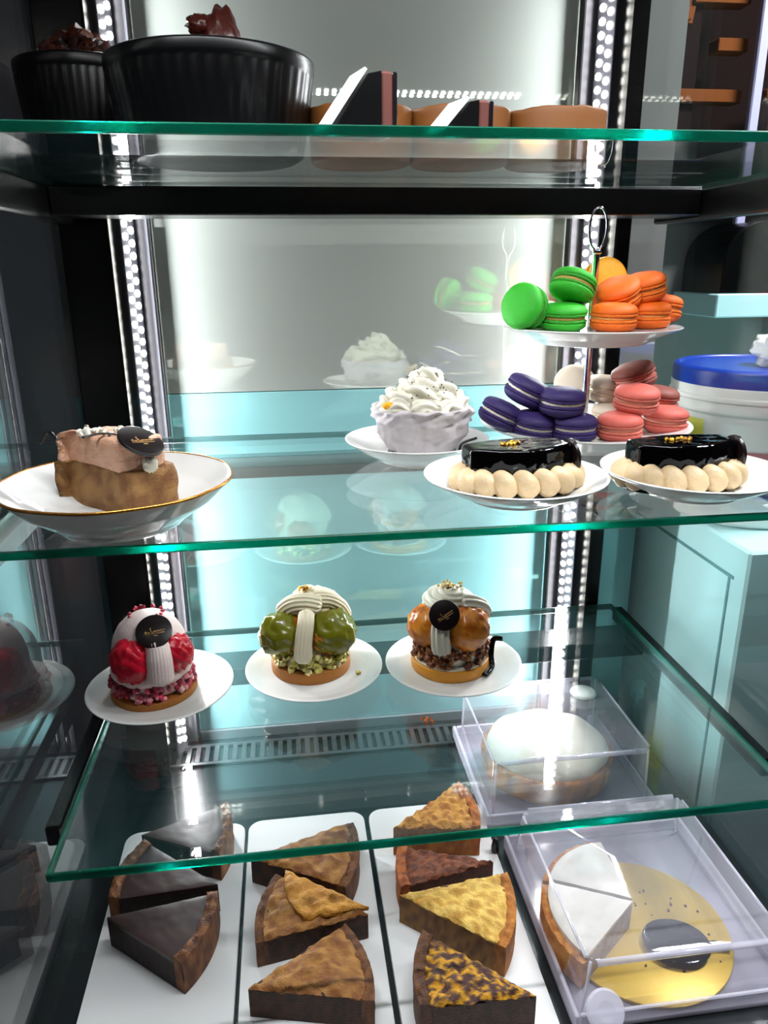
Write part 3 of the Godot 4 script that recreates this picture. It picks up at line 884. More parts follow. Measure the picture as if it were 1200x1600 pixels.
func macaron_stand(y0: float) -> void:
	var c := Vector3(0.3275, y0, 0.160)
	var t := thing("cake_stand", "two-tier white plate stand with a chrome pole and ring handle, full of macarons", "stand", c)
	part("lower_plate", lathe(soft([Vector2(0.004, 0.0105), Vector2(0.004, 0.001), Vector2(0.060, 0.001), Vector2(0.062, 0), Vector2(0.066, 0), Vector2(0.072, 0.005), Vector2(0.1140, 0.0228), Vector2(0.1148, 0.0245), Vector2(0.1125, 0.0250), Vector2(0.078, 0.0180), Vector2(0.066, 0.0175), Vector2(0.004, 0.0175), Vector2(0.004, 0.0105)], 0.0012), 80), M.porcelain_grey, t)
	part("upper_plate", lathe(soft([Vector2(0.004, 0.116), Vector2(0.004, 0.110), Vector2(0.050, 0.110), Vector2(0.054, 0.109), Vector2(0.058, 0.110), Vector2(0.070, 0.117), Vector2(0.0930, 0.1260), Vector2(0.0940, 0.1272), Vector2(0.0920, 0.1278), Vector2(0.066, 0.1258), Vector2(0.004, 0.1255), Vector2(0.004, 0.116)], 0.0012), 80), M.porcelain_grey, t)
	part("pole", lathe(soft([Vector2(0, 0.0), Vector2(0.004, 0.0), Vector2(0.004, 0.20), Vector2(0.0055, 0.201), Vector2(0.0055, 0.204), Vector2(0, 0.206)], 0.0004), 20), M.chrome, t)
	var ring := PackedVector3Array()
	for i in 41:
		var a := TAU * i / 40.0 - PI / 2
		ring.append(Vector3(cos(a) * 0.0095, 0.225 + sin(a) * 0.0205, 0))
	part("ring_handle", tube(ring, func(_q): return 0.0013, 0, 0, 0, 10), M.chrome, t)
	var g := "purple macarons on the lower tier"
	macaron("purple", "white", "purple macaron tilted against the left rim of the lower tier", Vector3(0.2235, 0.4965, 0.190), Vector3(0.42, 0.90, 0.05), g)
	macaron("purple", "white", "purple macaron lying topmost and leftmost in the purple heap", Vector3(0.2500, 0.5205, 0.192), Vector3(0.40, 0.90, 0.12), g)
	macaron("purple", "white", "purple macaron lying level on top of two others beside the chrome pole", Vector3(0.2790, 0.5130, 0.218), Vector3(0.03, 1.0, 0.05), g)
	macaron("purple", "white", "purple macaron lying on the plate, front middle of the purple heap", Vector3(0.2560, 0.4868, 0.206), Vector3(0.10, 1.0, 0.10), g)
	macaron("purple", "white", "purple macaron in shade on the plate, directly left of the front pink one", Vector3(0.2925, 0.4868, 0.222), Vector3(0.0, 1.0, 0.0), g)
	g = "white macarons on the lower tier"
	macaron("white", "white", "white macaron standing on edge behind the chrome pole", Vector3(0.3330, 0.5130, 0.112), Vector3(-0.65, 0.05, 0.6), g)
	macaron("white", "white", "upper of the two flat white macarons right of the pole", Vector3(0.3560, 0.5130, 0.150), Vector3(0.1, 1.0, 0.1), g)
	macaron("white", "white", "lower of the two flat white macarons right of the pole", Vector3(0.3560, 0.4868, 0.172), Vector3(0.0, 1.0, 0.0), g)
	g = "pink macarons on the lower tier"
	macaron("pink", "pink", "pink macaron lying on top of the pink heap", Vector3(0.3600, 0.5132, 0.216), Vector3(0.02, 1.0, 0.10), g)
	macaron("pink", "pink", "pink macaron lying at the front of the lower tier under the top pink one", Vector3(0.3395, 0.4868, 0.226), Vector3(-0.03, 1.0, 0.03), g)
	macaron("pink", "pink", "pink macaron at the right end of the lower tier, flat on the plate", Vector3(0.4030, 0.4868, 0.200), Vector3(0.04, 1.0, 0.0), g)
	macaron("cocoa", "pink", "brownish pink macaron tilted behind the topmost pink macaron", Vector3(0.3760, 0.5300, 0.172), Vector3(-0.30, 0.95, -0.05), g)
	macaron("cocoa", "pink", "brownish pink macaron behind the right-hand pink macaron", Vector3(0.4130, 0.5020, 0.158), Vector3(0.1, 1.0, 0.05), g)
	g = "green macarons on the upper tier"
	macaron("green", "tan", "green macaron standing on edge at the left of the upper tier", Vector3(0.2450, 0.6055, 0.185), Vector3(-0.72, 0.22, 0.62), g)
	macaron("green", "tan", "green macaron lying flat on the upper tier, front of the green ones", Vector3(0.2855, 0.5950, 0.190), Vector3(0.0, 1.0, 0.05), g)
	macaron("green", "tan", "green macaron tilted on top of the other green ones", Vector3(0.2960, 0.6250, 0.182), Vector3(0.36, 0.86, -0.26), g)
	macaron("green", "tan", "green macaron lying behind the front two, mostly hidden", Vector3(0.2760, 0.5950, 0.135), Vector3(0.0, 1.0, 0.0), g)
	g = "orange macarons on the upper tier"
	macaron("yellow", "orange", "yellow-orange macaron standing upright behind the pole", Vector3(0.3480, 0.6300, 0.140), Vector3(0.15, 0.30, 0.9), g)
	macaron("orange", "orange", "orange macaron tilted below the yellow one, middle of the orange heap", Vector3(0.3450, 0.6165, 0.184), Vector3(-0.35, 0.85, 0.25), g)
	macaron("orange", "orange", "orange macaron lying flat at the front right beside the green ones", Vector3(0.3320, 0.5950, 0.206), Vector3(0.0, 1.0, 0.03), g)
	macaron("orange", "orange", "orange macaron tilted, uppermost at the right of the orange heap", Vector3(0.3740, 0.6225, 0.178), Vector3(-0.22, 0.95, 0.10), g)
	macaron("orange", "orange", "orange macaron flat on the tier under the uppermost orange one", Vector3(0.3800, 0.5950, 0.182), Vector3(0.0, 1.0, 0.0), g)
	macaron("orange", "orange", "orange macaron at the far right of the upper tier", Vector3(0.4080, 0.6005, 0.152), Vector3(0.12, 1.0, -0.05), g)

# ---------------------------------------------------------------- the three cream puff cakes
func ribbed(pts: Array, r0: float, r1: float, parent: Node, m: Material, lobes := 11, amp := 0.10, squash := 1.0) -> void:
	part("piped_cream", tube(curve(pts, 40), func(q): return lerpf(r0, r1, q) * (sqrt(clampf(minf(q, 1 - q) * 9.0, 0.08, 1.0))), lobes, amp, 1.2, 66, squash), m, parent)

func rosette(parent: Node, at: Vector3, r: float, h: float, thick: float, turns: float, m: Material) -> void:
	var sp := []
	for i in 25:
		var s := i / 24.0
		var a := s * TAU * turns + 1.0
		sp.append(at + Vector3(cos(a) * r * (1 - s), h * s, sin(a) * r * (1 - s)))
	part("piped_cream", tube(curve(sp, 100), func(q): return thick * (1.0 - 0.35 * q) * sqrt(clampf(minf(q, 1 - q) * 14.0, 0.05, 1.0)), 9, 0.13, 6.0, 54), m, parent)

func ring_of(n: int, r: float, y0: float, y1: float) -> Callable:
	return func(_i):
		var a := rng.randf() * TAU
		var rr := r + rng.randf_range(-0.002, 0.0022)
		return Vector3(cos(a) * rr, rng.randf_range(y0, y1), sin(a) * rr)

func bottom_shelf() -> void:
	var y0 := 0.2020
	plate("white plate under the raspberry cream puff cake, leftmost on the lowest glass shelf", Vector3(-0.1505, y0, 0.2080), 0.0782, 0.0150, 0.045, M.porcelain)
	plate("white plate under the pistachio cream puff cake", Vector3(0.0166, y0, 0.1917), 0.0775, 0.0150, 0.045, M.porcelain)
	plate("white plate under the caramel cream puff cake", Vector3(0.1747, y0, 0.2045), 0.0778, 0.0150, 0.045, M.porcelain)
	var puff_brown := two(Color(0.88, 0.56, 0.20), Color(0.70, 0.35, 0.09), 60.0)
	# raspberry
	var t := thing("cream_puff_cake", "pink and white cream puff cake with two glossy red puffs and a dark disc", "pastry", Vector3(-0.1585, y0 + 0.0058, 0.2040), 0.20)
	part("biscuit_base", lathe(soft([Vector2(0, 0), Vector2(0.0455, 0), Vector2(0.0460, 0.002), Vector2(0.0450, 0.0075), Vector2(0, 0.0075)], 0.001), 56), M.biscuit, t)
	stuff(lab(part("pink_crumbs", grains(240, ring_of(0, 0.0410, 0.008, 0.025), Vector2(0.0026, 0.0048), [Color(0.86, 0.32, 0.42), Color(0.92, 0.55, 0.60), Color(0.80, 0.20, 0.32), Color(0.50, 0.08, 0.16), Color(0.95, 0.72, 0.70)]), M.grain, t), "ring of chopped pink pieces"))
	part("cream_core", lathe(soft([Vector2(0, 0.010), Vector2(0.038, 0.010), Vector2(0.0395, 0.026), Vector2(0.040, 0.034), Vector2(0.0392, 0.052), Vector2(0.0365, 0.066), Vector2(0.030, 0.079), Vector2(0.020, 0.088), Vector2(0.010, 0.0925), Vector2(0, 0.0935)], 0.004), 120, func(p, a):
		return p + Vector3(p.x, 0, p.z).normalized() * 0.0007 * sin(a * 46.0) * smoothstep(0.03, 0.05, p.y)), M.cream_pink, t)
	for q in [[-0.0165, 0.0520, 0.0250, 0.0232], [0.0245, 0.0525, 0.0225, 0.0195], [0.0, 0.046, -0.026, 0.021]]:
		var b := part("glazed_puff", blob(Vector3(q[3], q[3] * 1.06, q[3]), 0.22, 2.3, 40), M.glaze_red, t, Vector3(q[0], q[1], q[2]))
		b.rotation.y = q[0] * 40.0
	ribbed([Vector3(0.007, 0.071, 0.032), Vector3(0.008, 0.064, 0.0385), Vector3(0.008, 0.052, 0.0430), Vector3(0.007, 0.028, 0.0430)], 0.0115, 0.0140, t, M.cream_pink, 24, 0.035, 0.75)
	part("cream_band", lathe(soft([Vector2(0.034, 0.024), Vector2(0.0415, 0.0245), Vector2(0.0430, 0.030), Vector2(0.0405, 0.0355), Vector2(0.034, 0.036)], 0.0015), 64, func(p, _a): return p * (1 + 0.03 * n3(p, 60.0))), M.cream_pink, t)
	choc_disc(t, Vector3(0.0060, 0.0830, 0.0290), Vector3(-0.10, 0.76, 0.64), 0.0185, 0.06, "round dark chocolate disc with gold script")
	stuff(part("raspberry_bits", grains(16, func(i):
		var a := rng.randf() * TAU
		return Vector3(cos(a) * 0.017, 0.0895 + rng.randf() * 0.0015, sin(a) * 0.017 - 0.004), Vector2(0.0014, 0.0034), [Color(0.78, 0.12, 0.25), Color(0.62, 0.08, 0.18)]), M.grain, t))
	# pistachio
	t = thing("cream_puff_cake", "green glazed cream puff cake with chopped nuts, on the middle plate of the lowest shelf", "pastry", Vector3(0.0135, y0 + 0.0058, 0.1770), 0.0)
	part("biscuit_base", lathe(soft([Vector2(0, 0), Vector2(0.0450, 0), Vector2(0.0455, 0.004), Vector2(0.0448, 0.014), Vector2(0, 0.014)], 0.001), 56), M.biscuit, t)
	stuff(lab(part("chopped_nuts", grains(210, ring_of(0, 0.0405, 0.0150, 0.031), Vector2(0.0030, 0.0052), [Color(0.84, 0.80, 0.44), Color(0.80, 0.74, 0.34), Color(0.90, 0.84, 0.58), Color(0.72, 0.68, 0.28)]), M.grain, t), "ring of chopped green nuts"))
	part("cream_core", lathe(soft([Vector2(0, 0.013), Vector2(0.037, 0.013), Vector2(0.037, 0.034), Vector2(0.030, 0.045), Vector2(0.022, 0.080), Vector2(0, 0.086)], 0.004), 56), M.cream_ivory, t)
	for q in [[-0.0275, 0.0525, 0.0180, 0.0245, 0.7], [0.0200, 0.0530, 0.0220, 0.0250, -0.5], [0.0, 0.050, -0.024, 0.022, 0.0]]:
		var pb := part("choux_puff", blob(Vector3(q[3], q[3] * 0.98, q[3]), 0.13, 9.0, 40, puff_brown), M.choux, t, Vector3(q[0], q[1], q[2]))
		lab(part("green_glaze", blob(Vector3(q[3], q[3], q[3]) * 1.02, 0.16, 2.0, 40), M.glaze_green, pb, Vector3(0.0045 * signf(q[0]), 0.002, 0.0035)), "smooth olive-green glaze")
	ribbed([Vector3(-0.003, 0.084, 0.030), Vector3(-0.005, 0.074, 0.0430), Vector3(-0.0085, 0.052, 0.0475), Vector3(-0.0095, 0.029, 0.0455)], 0.0080, 0.0095, t, M.cream_ivory, 14, 0.09, 0.8)
	part("cream_dome", blob(Vector3(0.0350, 0.034, 0.031), 0.05, 3.0, 40), M.cream_ivory, t, Vector3(0.0085, 0.060, -0.006))
	ribbed([Vector3(-0.030, 0.070, 0.006), Vector3(-0.018, 0.084, 0.014), Vector3(-0.002, 0.087, 0.018), Vector3(0.014, 0.083, 0.020)], 0.0105, 0.0110, t, M.cream_ivory, 14, 0.10)
	ribbed([Vector3(0.002, 0.089, 0.014), Vector3(0.020, 0.086, 0.010), Vector3(0.034, 0.074, 0.004), Vector3(0.0410, 0.056, -0.002)], 0.0100, 0.0085, t, M.cream_ivory, 14, 0.10)
	rosette(t, Vector3(0.000, 0.086, 0.004), 0.011, 0.009, 0.0105, 1.3, M.cream_ivory)
	stuff(part("nut_topping", grains(12, func(i): return Vector3(-0.004 + rng.randf_range(-0.006, 0.006), 0.1005 + rng.randf() * 0.002, 0.010 + rng.randf_range(-0.004, 0.004)), Vector2(0.0014, 0.0030), [Color(0.88, 0.66, 0.15), Color(0.80, 0.55, 0.08)]), M.grain, t))
	var nutm := grains(4, func(i): return Vector3(rng.randf_range(-0.003, 0.004), 0.0018, rng.randf_range(-0.002, 0.002)), Vector2(0.0016, 0.0026), [Color(0.86, 0.75, 0.34)])
	var cr := thing("nut_crumb", "small loose nut crumb on the plate beside the pistachio cake", "crumb", Vector3(0.0640, y0 + 0.0085, 0.2080))
	part("crumb", nutm, M.grain, cr)
	# caramel
	t = thing("cream_puff_cake", "caramel brown cream puff cake with white cream top, rightmost on the lowest shelf", "pastry", Vector3(0.1725, y0 + 0.0058, 0.1970), -0.21)
	part("biscuit_base", lathe(soft([Vector2(0, 0), Vector2(0.0440, 0), Vector2(0.0452, 0.004), Vector2(0.0440, 0.0135), Vector2(0, 0.0135)], 0.001), 56), M.biscuit_gold, t)
	part("cream_line", lathe(soft([Vector2(0.030, 0.012), Vector2(0.0415, 0.0125), Vector2(0.0420, 0.0155), Vector2(0.030, 0.017)], 0.0008), 56, func(p, _a): return p * (1 + 0.02 * n3(p, 90.0))), M.cream_white, t)
	stuff(lab(part("chopped_nuts", grains(300, ring_of(0, 0.0395, 0.017, 0.039), Vector2(0.0026, 0.0046), [Color(0.52, 0.27, 0.13), Color(0.62, 0.36, 0.18), Color(0.40, 0.19, 0.09), Color(0.72, 0.48, 0.28)]), M.grain, t), "ring of chopped brown nuts"))
	part("cream_core", lathe(soft([Vector2(0, 0.014), Vector2(0.036, 0.014), Vector2(0.039, 0.038), Vector2(0.038, 0.042), Vector2(0.028, 0.048), Vector2(0.022, 0.082), Vector2(0, 0.088)], 0.004), 56), M.cream_white, t)
	for q in [[-0.0255, 0.0585, 0.0180, 0.0230], [0.0175, 0.0585, 0.0220, 0.0255], [0.0, 0.054, -0.022, 0.022]]:
		part("choux_puff", blob(Vector3(q[3], q[3] * 1.04, q[3]), 0.12, 7.0, 44, puff_brown), M.choux, t, Vector3(q[0], q[1], q[2]))
	ribbed([Vector3(-0.009, 0.078, 0.036), Vector3(-0.0115, 0.066, 0.0440), Vector3(-0.011, 0.052, 0.0460), Vector3(-0.009, 0.037, 0.0450)], 0.0088, 0.0100, t, M.cream_white, 9, 0.14, 0.85)
	part("cream_dome", blob(Vector3(0.031, 0.024, 0.028), 0.06, 3.0, 40), M.cream_white, t, Vector3(0.0, 0.070, -0.006))
	rosette(t, Vector3(-0.003, 0.080, 0.004), 0.0215, 0.014, 0.0115, 2.1, M.cream_white)
	ribbed([Vector3(0.010, 0.086, 0.018), Vector3(0.022, 0.084, 0.014), Vector3(0.033, 0.074, 0.002), Vector3(0.038, 0.060, -0.006)], 0.0095, 0.0090, t, M.cream_white, 9, 0.13)
	choc_disc(t, Vector3(-0.0075, 0.0850, 0.0475), Vector3(0.03, 0.42, 0.91), 0.0165, 0.52, "round dark chocolate disc with gold script")
	stuff(part("nut_topping", grains(26, func(i): return Vector3(-0.002 + rng.randf_range(-0.013, 0.013), 0.1020 + rng.randf() * 0.002, 0.006 + rng.randf_range(-0.008, 0.008)), Vector2(0.0010, 0.0022), [Color(0.92, 0.78, 0.45), Color(0.85, 0.68, 0.36)]), M.grain, t))
	part("chocolate_ribbon", tube(curve([Vector3(0.038, 0.0035, 0.028), Vector3(0.047, 0.004, 0.010), Vector3(0.047, 0.012, -0.004), Vector3(0.050, 0.028, -0.010), Vector3(0.060, 0.030, -0.008)], 30), func(q): return 0.0042 * (1 - 0.3 * q), 0, 0, 0, 12, 0.32), M.black_glaze, t)
	# loose orange crumbs on the glass
	cr = thing("crumb_cluster", "few bright orange crumbs lying loose on the lowest glass shelf", "crumbs", Vector3(0.1266, y0, 0.3026))
	stuff(part("crumbs", grains(12, func(i): return Vector3(rng.randf_range(-0.006, 0.006), 0.0015 + rng.randf() * 0.002, rng.randf_range(-0.006, 0.006)), Vector2(0.0012, 0.0022), [Color(0.95, 0.52, 0.06), Color(0.85, 0.42, 0.05)]), M.grain, cr))

# ---------------------------------------------------------------- top shelf
func fluted_bowl(label: String, at: Vector3, r: float, h: float, heap := 0.0) -> void:
	var t := thing("fluted_bowl", label, "bowl", at, 0.0, "black fluted bowls")
	var rb := r * 0.86
	part("bowl", lathe(soft([Vector2(0, 0), Vector2(rb * 0.9, 0), Vector2(rb, 0.004), Vector2(r * 0.985, h - 0.012), Vector2(r, h - 0.009), Vector2(r, h - 0.001), Vector2(r - 0.003, h), Vector2(r - 0.006, h - 0.004), Vector2(rb - 0.006, 0.008), Vector2(0, 0.007)], 0.0015), 192, func(p, a):
		var k := smoothstep(0.002, 0.012, p.y) * (1.0 - smoothstep(h - 0.016, h - 0.011, p.y))
		return Vector3(p.x, p.y, p.z) + Vector3(p.x, 0, p.z).normalized() * 0.0016 * absf(sin(a * 24.0)) * k), M.black_ceramic, t)
	stuff(part("filling", grains(130, func(i):
		var a := rng.randf() * TAU
		var q := sqrt(rng.randf()) * (r - 0.022)
		return Vector3(cos(a) * q, h - 0.022 + heap * (1.0 - q / r) + rng.randf() * 0.004, sin(a) * q), Vector2(0.006, 0.011), [Color(0.22, 0.06, 0.04), Color(0.36, 0.14, 0.05), Color(0.14, 0.04, 0.03)]), M.grain, t))

func top_shelf() -> void:
	var y := 0.7276
	fluted_bowl("black fluted bowl with a glossy brown piece on top, middle of the topmost shelf", Vector3(-0.047, y, 0.262), 0.082, 0.0725)
	fluted_bowl("black fluted bowl at the left end of the topmost shelf", Vector3(-0.1715, y, 0.135), 0.0610, 0.0960, 0.05)
	var g := thing("glazed_piece", "glossy dark red-brown fried piece sticking up out of the black bowl", "pastry", Vector3(-0.042, y + 0.0535, 0.258))
	part("fried_piece", blob(Vector3(0.016, 0.030, 0.015), 0.22, 1.6, 32), M.glazed_brown, g, Vector3(0.004, 0.029, 0))
	part("fried_piece", blob(Vector3(0.012, 0.008, 0.010), 0.3, 2.4, 24), M.glazed_brown, g, Vector3(-0.010, 0.046, 0.0))
	var ids := ["leftmost", "middle", "rightmost"]
	var notes := ["brown tart shell behind the taller price holder on the topmost shelf", "brown tart shell behind the smaller price holder on the topmost shelf", "brown tart shell beside the right-hand lit post on the topmost shelf"]
	for i in 3:
		var ts := thing("tart_shell", notes[i], "tart", Vector3([0.073, 0.158, 0.243][i], y, 0.250), 0.0, "tart shells on the topmost shelf")
		part("shell", lathe(soft([Vector2(0, 0), Vector2(0.040, 0), Vector2(0.0425, 0.002), Vector2(0.0440, 0.036), Vector2(0.0440, 0.0415), Vector2(0.0425, 0.0425), Vector2(0.041, 0.041), Vector2(0.0395, 0.006), Vector2(0, 0.005)], 0.001), 56, func(p, _a): return p + Vector3.UP * 0.0012 * n3(p, 40.0) * smoothstep(0.025, 0.036, p.y)), M.tart_shell, ts)
		part("filling", lathe(soft([Vector2(0, 0.02), Vector2(0.0408, 0.02), Vector2(0.0410, 0.032), Vector2(0, 0.034)], 0.001), 40), M.biscuit, ts)
	for q in [[0.0555, 0.400, 0.038, 0.055, "taller wedge-shaped black and white price holder on the topmost shelf"], [0.1240, 0.398, 0.0225, 0.040, "smaller wedge-shaped black and white price holder on the topmost shelf"]]:
		var h: float = q[2]
		var w: float = q[3]
		var t := thing("price_holder", q[4], "sign holder", Vector3(q[0], y, q[1]), 0.28, "price holders on the topmost shelf")
		var tri := PackedVector2Array([Vector2(-w * 0.42, 0), Vector2(w * 0.22, 0), Vector2(w * 0.22, -h), Vector2(w * 0.05, -h * 0.94)])
		part("wedge", prism(tri, -0.013, 0.013, 0.0006), M.black_metal, t, Vector3.ZERO, Basis(Vector3.RIGHT, Vector3.BACK, Vector3.DOWN))
		var a := Vector3(-w * 0.44, 0.0015, 0)
		var b := Vector3(w * 0.04, h * 0.96, 0)
		part("price_card", box(Vector3((b - a).length() * 1.05, 0.0022, 0.027), 0.0004), M.board, t, (a + b) / 2 + Vector3(-0.0016, 0.0012, 0), Basis(Vector3.BACK, atan2(b.y - a.y, b.x - a.x)))
		part("end_plate", box(Vector3(0.008, h, 0.027), 0.0015), M.brown_plate, t, Vector3(w * 0.22 + 0.004, h / 2, 0))
		part("end_strip", box(Vector3(0.003, h, 0.027), 0.0008), M.chrome, t, Vector3(w * 0.22 + 0.0096, h / 2, 0))

# ---------------------------------------------------------------- slices and boxes on the deck
func slice(called: String, label: String, category: String, tip: Vector2, c1: Vector2, c2: Vector2, h: float, look: Dictionary, group: String) -> Node3D:
	var mid := (tip + c1 + c2) / 3.0
	var t := thing(called, label, category, Vector3(mid.x, 0.0066, mid.y), 0.0, group)
	var a := tip - mid
	var b := c1 - mid
	var c := c2 - mid
	part("filling", sector(a, b, c, 0.0, 0.91, 0.0, h - 0.0035, 0.0012, 110.0, look.side), M.baked, t)
	part(look.get("top_name", "topping"), sector(a, b, c, 0.0, 0.925, h - 0.004, h + 0.001, look.get("bump", 0.002), look.get("f", 60.0), look.top, look.get("round", 0.002)), M.ganache if look.get("silky", false) else M.baked, t)
	part("crust", sector(a, b, c, 0.90, 1.0, 0.0, h + look.get("lip", 0.003), 0.0028, 85.0, look.crust, 0.002), M.baked, t)
	return t

func deck_goods() -> void:
	var boards := [-0.1435, -0.0005, 0.1445]
	var nm := ["white cake board under the chocolate tart slices", "white cake board under the plain brown tart slices, middle of three", "white cake board under the crumble slices, beside the clear boxes"]
	for i in 3:
		var x: float = boards[i]
		var bd := thing("cake_board", nm[i], "board", Vector3(x, 0.0002, 0.372), 0.0, "white cake boards")
		var pts := PackedVector2Array()
		for q in [[1, 1], [-1, 1], [-1, -1], [1, -1]]:
			for k in 6:
				var a: float = (k / 5.0 + (0.0 if q == [1, 1] else 1.0 if q == [-1, 1] else 2.0 if q == [-1, -1] else 3.0)) * PI / 2
				var rr := 0.016
				pts.append(Vector2(q[0] * (0.0695 - rr) + cos(a - (0.0 if k < 6 else 0.0)) * rr, q[1] * (0.185 - rr) + sin(a) * rr))
		part("card", prism(pts, 0.0, 0.006, 0.001), M.board, bd)
	var ganache := {"side": two(Color(0.10, 0.05, 0.04), Color(0.16, 0.08, 0.06), 60.0), "top": two(Color(0.235, 0.165, 0.165), Color(0.26, 0.185, 0.18), 40.0), "crust": two(Color(0.58, 0.37, 0.20), Color(0.34, 0.18, 0.10), 70.0), "bump": 0.0003, "silky": true, "round": 0.0006, "lip": 0.006, "top_name": "ganache"}
	var g := "chocolate tart slices"
	slice("tart_slice", "chocolate tart slice nearest the front, dark ganache with its crust to the right", "tart", Vector2(-0.1991, 0.3459), Vector2(-0.0936, 0.3298), Vector2(-0.1196, 0.4102), 0.035, ganache, g)
	slice("tart_slice", "middle chocolate tart slice, its crust to the left", "tart", Vector2(-0.0944, 0.3188), Vector2(-0.2020, 0.3250), Vector2(-0.1796, 0.2460), 0.035, ganache, g)
	slice("tart_slice", "farthest chocolate tart slice, seen through the glass shelf edge", "tart", Vector2(-0.1850, 0.2350), Vector2(-0.0920, 0.1962), Vector2(-0.0960, 0.2770), 0.035, ganache, g)
	var caramel := {"side": two(Color(0.16, 0.08, 0.03), Color(0.30, 0.15, 0.05), 80.0), "top": two(Color(0.71, 0.50, 0.24), Color(0.53, 0.32, 0.14), 75.0), "crust": two(Color(0.48, 0.29, 0.12), Color(0.32, 0.17, 0.07), 80.0), "bump": 0.0045, "f": 62.0, "round": 0.004, "lip": -0.002}
	g = "plain brown tart slices"
	slice("tart_slice", "farthest brown baked tart slice on the middle board", "tart", Vector2(-0.0624, 0.2844), Vector2(0.0526, 0.2433), Vector2(0.0359, 0.3379), 0.036, caramel, g)
	var e := slice("tart_slice", "brown baked tart slice with a raised orange flap of crust", "tart", Vector2(0.0553, 0.3729), Vector2(-0.0361, 0.3080), Vector2(-0.0537, 0.3912), 0.034, caramel, g)
	var em := Vector2(-0.0115, 0.3574)
	lab(part("crust_flap", sector(Vector2(0.0560, 0.3710) - em, Vector2(-0.0250, 0.3130) - em, Vector2(-0.0080, 0.3760) - em, 0.0, 1.0, 0.0335, 0.042, 0.004, 60.0, two(Color(0.84, 0.60, 0.24), Color(0.70, 0.46, 0.15), 50.0), 0.004), M.baked, e), "raised golden flap of pastry")
	slice("tart_slice", "brown baked tart slice nearest the front on the middle board, tip pointing left", "tart", Vector2(-0.0589, 0.4404), Vector2(0.0322, 0.3827), Vector2(0.0505, 0.4665), 0.036, caramel, g)
	g = "crumble slices on the right board"
	var amber := {"side": two(Color(0.55, 0.30, 0.10), Color(0.72, 0.45, 0.15), 90.0), "top": two(Color(0.93, 0.68, 0.28), Color(0.70, 0.42, 0.12), 90.0), "crust": two(Color(0.80, 0.45, 0.10), Color(0.60, 0.30, 0.08), 80.0), "bump": 0.006, "f": 75.0, "round": 0.003}
	slice("crumble_slice", "golden amber crumble slice farthest back on the right board", "cake", Vector2(0.0960, 0.2660), Vector2(0.1860, 0.2010), Vector2(0.1930, 0.2800), 0.040, amber, g)
	var brown := {"side": two(Color(0.24, 0.12, 0.05), Color(0.36, 0.18, 0.07), 90.0), "top": two(Color(0.54, 0.30, 0.17), Color(0.34, 0.16, 0.10), 110.0), "crust": two(Color(0.72, 0.38, 0.12), Color(0.50, 0.25, 0.09), 80.0), "bump": 0.004, "f": 95.0, "round": 0.003}
	slice("crumble_slice", "reddish brown crumble slice between the amber and the pale yellow slices", "cake", Vector2(0.1960, 0.3240), Vector2(0.0985, 0.2880), Vector2(0.0925, 0.3460), 0.033, brown, g)
	var pale := {"side": two(Color(0.36, 0.21, 0.08), Color(0.60, 0.42, 0.18), 80.0), "top": two(Color(0.93, 0.78, 0.40), Color(0.74, 0.54, 0.18), 80.0), "crust": two(Color(0.74, 0.46, 0.14), Color(0.56, 0.32, 0.10), 80.0), "bump": 0.004, "f": 70.0, "round": 0.004, "lip": -0.001}
	slice("crumble_slice", "pale yellow crumble slice, tip pointing left", "cake", Vector2(0.0890, 0.3577), Vector2(0.2050, 0.3446), Vector2(0.1776, 0.4339), 0.038, pale, g)
	var mixed := {"side": two(Color(0.20, 0.11, 0.04), Color(0.30, 0.17, 0.06), 80.0), "top": two(Color(0.27, 0.15, 0.12), Color(0.84, 0.60, 0.07), 105.0, -0.10, 0.25), "crust": two(Color(0.28, 0.15, 0.07), Color(0.42, 0.24, 0.08), 80.0), "bump": 0.005, "f": 75.0, "round": 0.003}
	slice("crumble_slice", "dark crumble slice blotched with yellow, nearest the front on the right board", "cake", Vector2(0.1911, 0.4823), Vector2(0.1043, 0.4038), Vector2(0.0884, 0.4800), 0.036, mixed, g)
	var cl := thing("clip", "small black clip standing beside the right-hand cake board", "clip", Vector3(0.2125, 0.0002, 0.2760))
	part("stem", lathe(soft([Vector2(0, 0), Vector2(0.004, 0), Vector2(0.0048, 0.012), Vector2(0.003, 0.024), Vector2(0, 0.025)], 0.001), 16), M.black_metal, cl)
	part("foot", box(Vector3(0.010, 0.003, 0.012), 0.001), M.black_metal, cl, Vector3(0, 0.0015, 0))
	clear_box("clear plastic cake box with a cream-topped pie, farther of the two boxes", Vector3(0.3215, 0.0003, 0.140), 0.0, Vector2(0.108, 0.094), Vector2(0.098, 0.085), 0.086)
	var pie := thing("cream_pie", "golden pie covered in smooth white cream, inside the farther clear box", "pie", Vector3(0.3190, 0.0052, 0.1405))
	part("crust", lathe(soft([Vector2(0, 0), Vector2(0.074, 0), Vector2(0.079, 0.006), Vector2(0.0815, 0.034), Vector2(0.078, 0.037), Vector2(0, 0.034)], 0.003), 72, func(p, _a): return p * Vector3(1.06, 1.0, 0.99) * (1.0 + 0.02 * n3(p, 45.0)), two(Color(0.72, 0.46, 0.12), Color(0.45, 0.22, 0.06), 45.0)), M.baked, pie)
	part("cream_top", lathe(soft([Vector2(0, 0.030), Vector2(0.0735, 0.033), Vector2(0.0750, 0.040), Vector2(0.0715, 0.047), Vector2(0.060, 0.0505), Vector2(0.040, 0.052), Vector2(0, 0.052)], 0.004), 64, func(p, _a): return Vector3(p.x * 1.06, p.y, p.z * 1.0) * (1 + 0.03 * n3(Vector3(p.x, 0, p.z), 24.0))), M.cream_white, pie)
